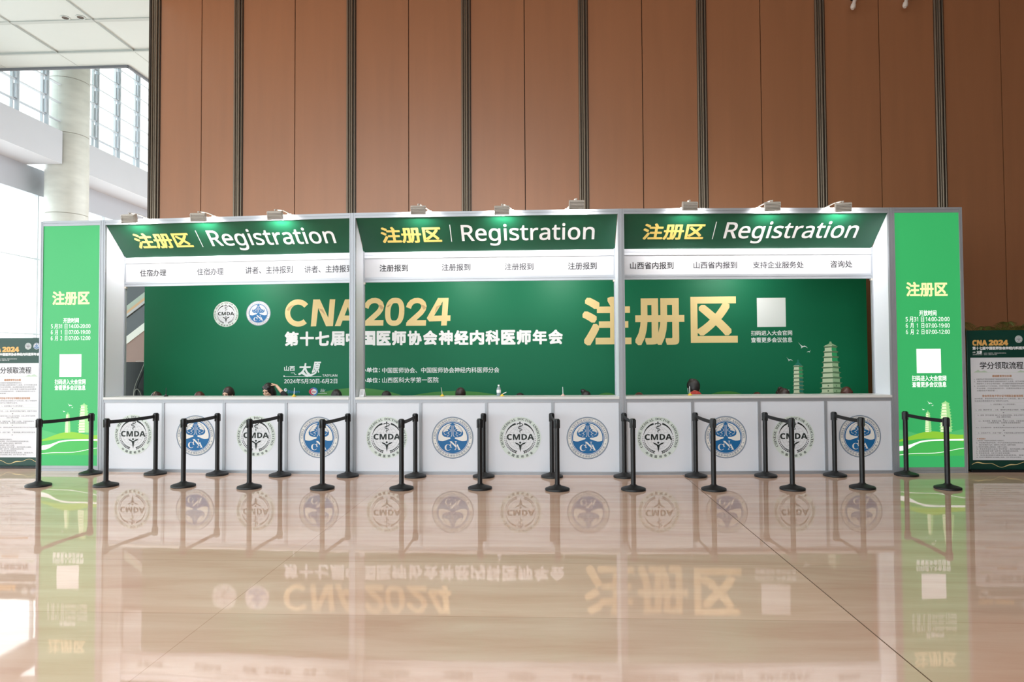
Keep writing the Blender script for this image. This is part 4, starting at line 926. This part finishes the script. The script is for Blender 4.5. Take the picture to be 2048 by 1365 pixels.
m = MB(); m.box(-.36, .36, 0, .06, .62, 1.69, mat('black_screen_housing', (22, 30, 32), .3)); m.build('screen', o, bevel=.008)
m = MB(); m.box(-.05, .05, .02, .05, .03, .7, BLACKP); m.build('post', o)
m = MB(); m.box(-.35, .35, -.2, .28, 0, .03, BLACKP); m.build('foot', o)
m = MB(); c0 = Vector((-7.64, 12.60, 1.70)); pts = [(.03, 0, -.005), (-.12, .03, .006), (.05, -.002, .0), (.055, -.012, -.08), (-.02, -.014, -.26), (-.1, -.014, -.46), (-.13, -.014, -.62), (-.10, -.014, -.80), (-.03, -.014, -.86), (.02, -.014, -.78), (.01, -.014, -.62), (-.06, -.016, -.52), (-.12, -.018, -.60), (-.11, -.018, -.80), (-.11, -.018, -.95)]
cv = []
P = [c0 + Vector(p) for p in pts[1:]]
for i in range(len(P) - 1):
    for t in (0, .25, .5, .75):
        p0_, p1_, p2_, p3_ = P[max(i - 1, 0)], P[i], P[i + 1], P[min(i + 2, len(P) - 1)]
        cv.append(.5 * ((2 * p1_) + (p2_ - p0_) * t + (2 * p0_ - 5 * p1_ + 4 * p2_ - p3_) * t * t + (3 * p1_ - p0_ - 3 * p2_ + p3_) * t ** 3))
m.tube(cv, .0065, mat('grey_cable', (190, 190, 188), .5), 8)
tag(m.build('cable', smooth='all'), 'pale looped cable hanging down the black display screen', 'cable')
o = thing('escalator', 'escalator side with glass balustrade seen through the gap left of the backdrop banner', 'escalator', (-10.09, 16.0, 0))
def band(mb, z0, z1, y0, y1, m, a=-1.35, b=1.75):
    k = .745; mb.prism([(a, y0, z0 + k * a), (b, y0, z0 + k * b), (b, y0, z1 + k * b), (a, y0, z1 + k * a)], (0, y1 - y0, 0), m); return mb
band(MB(), 2.11, 2.30, 0, 1.0, mat('escalator_white_skirt', (214, 224, 216), .45)).build('skirt', o)
band(MB(), 2.30, 2.77, .04, .06, mat('escalator_dark_glass', (48, 58, 62), .12)).build('balustrade', o)
band(MB(), 2.77, 2.84, .0, .1, mat('escalator_handrail', (170, 176, 178), .35)).build('handrail', o)
band(MB(), 2.88, 3.02, .2, 1.0, mat('escalator_tan_trim', (196, 162, 122), .5)).build('tan_trim', o)
band(MB(), 3.02, 3.18, .25, 1.0, mat('escalator_green_trim', (160, 178, 164), .5)).build('pale_trim', o)
m = MB(); m.prism([(-1.35, .02, 0), (1.75, .02, 0), (1.75, .02, 2.11 + .745 * 1.75), (-1.35, .02, 2.11 - .745 * 1.35)], (0, .9, 0), mat('taupe_cladding', (146, 126, 118), .6)); m.build('side_cladding', o)
m = MB(); m.box(-11.5, -8.2, 17.02, 17.2, 0, 4.6, mat('dark_glass_partition', (52, 60, 64), .2)); struct(m.build('wall_partition'))
o = thing('stair_rail', 'thin grey sloping handrail behind the left poster stand', 'handrail', (-10.85, 14.0, 0))
m = MB(); m.tube([(-.35, 0, 2.16), (.1, 0, 2.18), (.95, 0, 2.72)], .02, GROOVE, 8); m.build('rail', o, True)
m = MB(); m.tube([(.42, 0, 0), (.42, 0, 2.38)], .018, GROOVE, 8); m.build('post', o, True)
m = MB(); m.tube([(-.35, 0, 0), (-.35, 0, 2.16)], .018, GROOVE, 8); m.build('post', o, True)
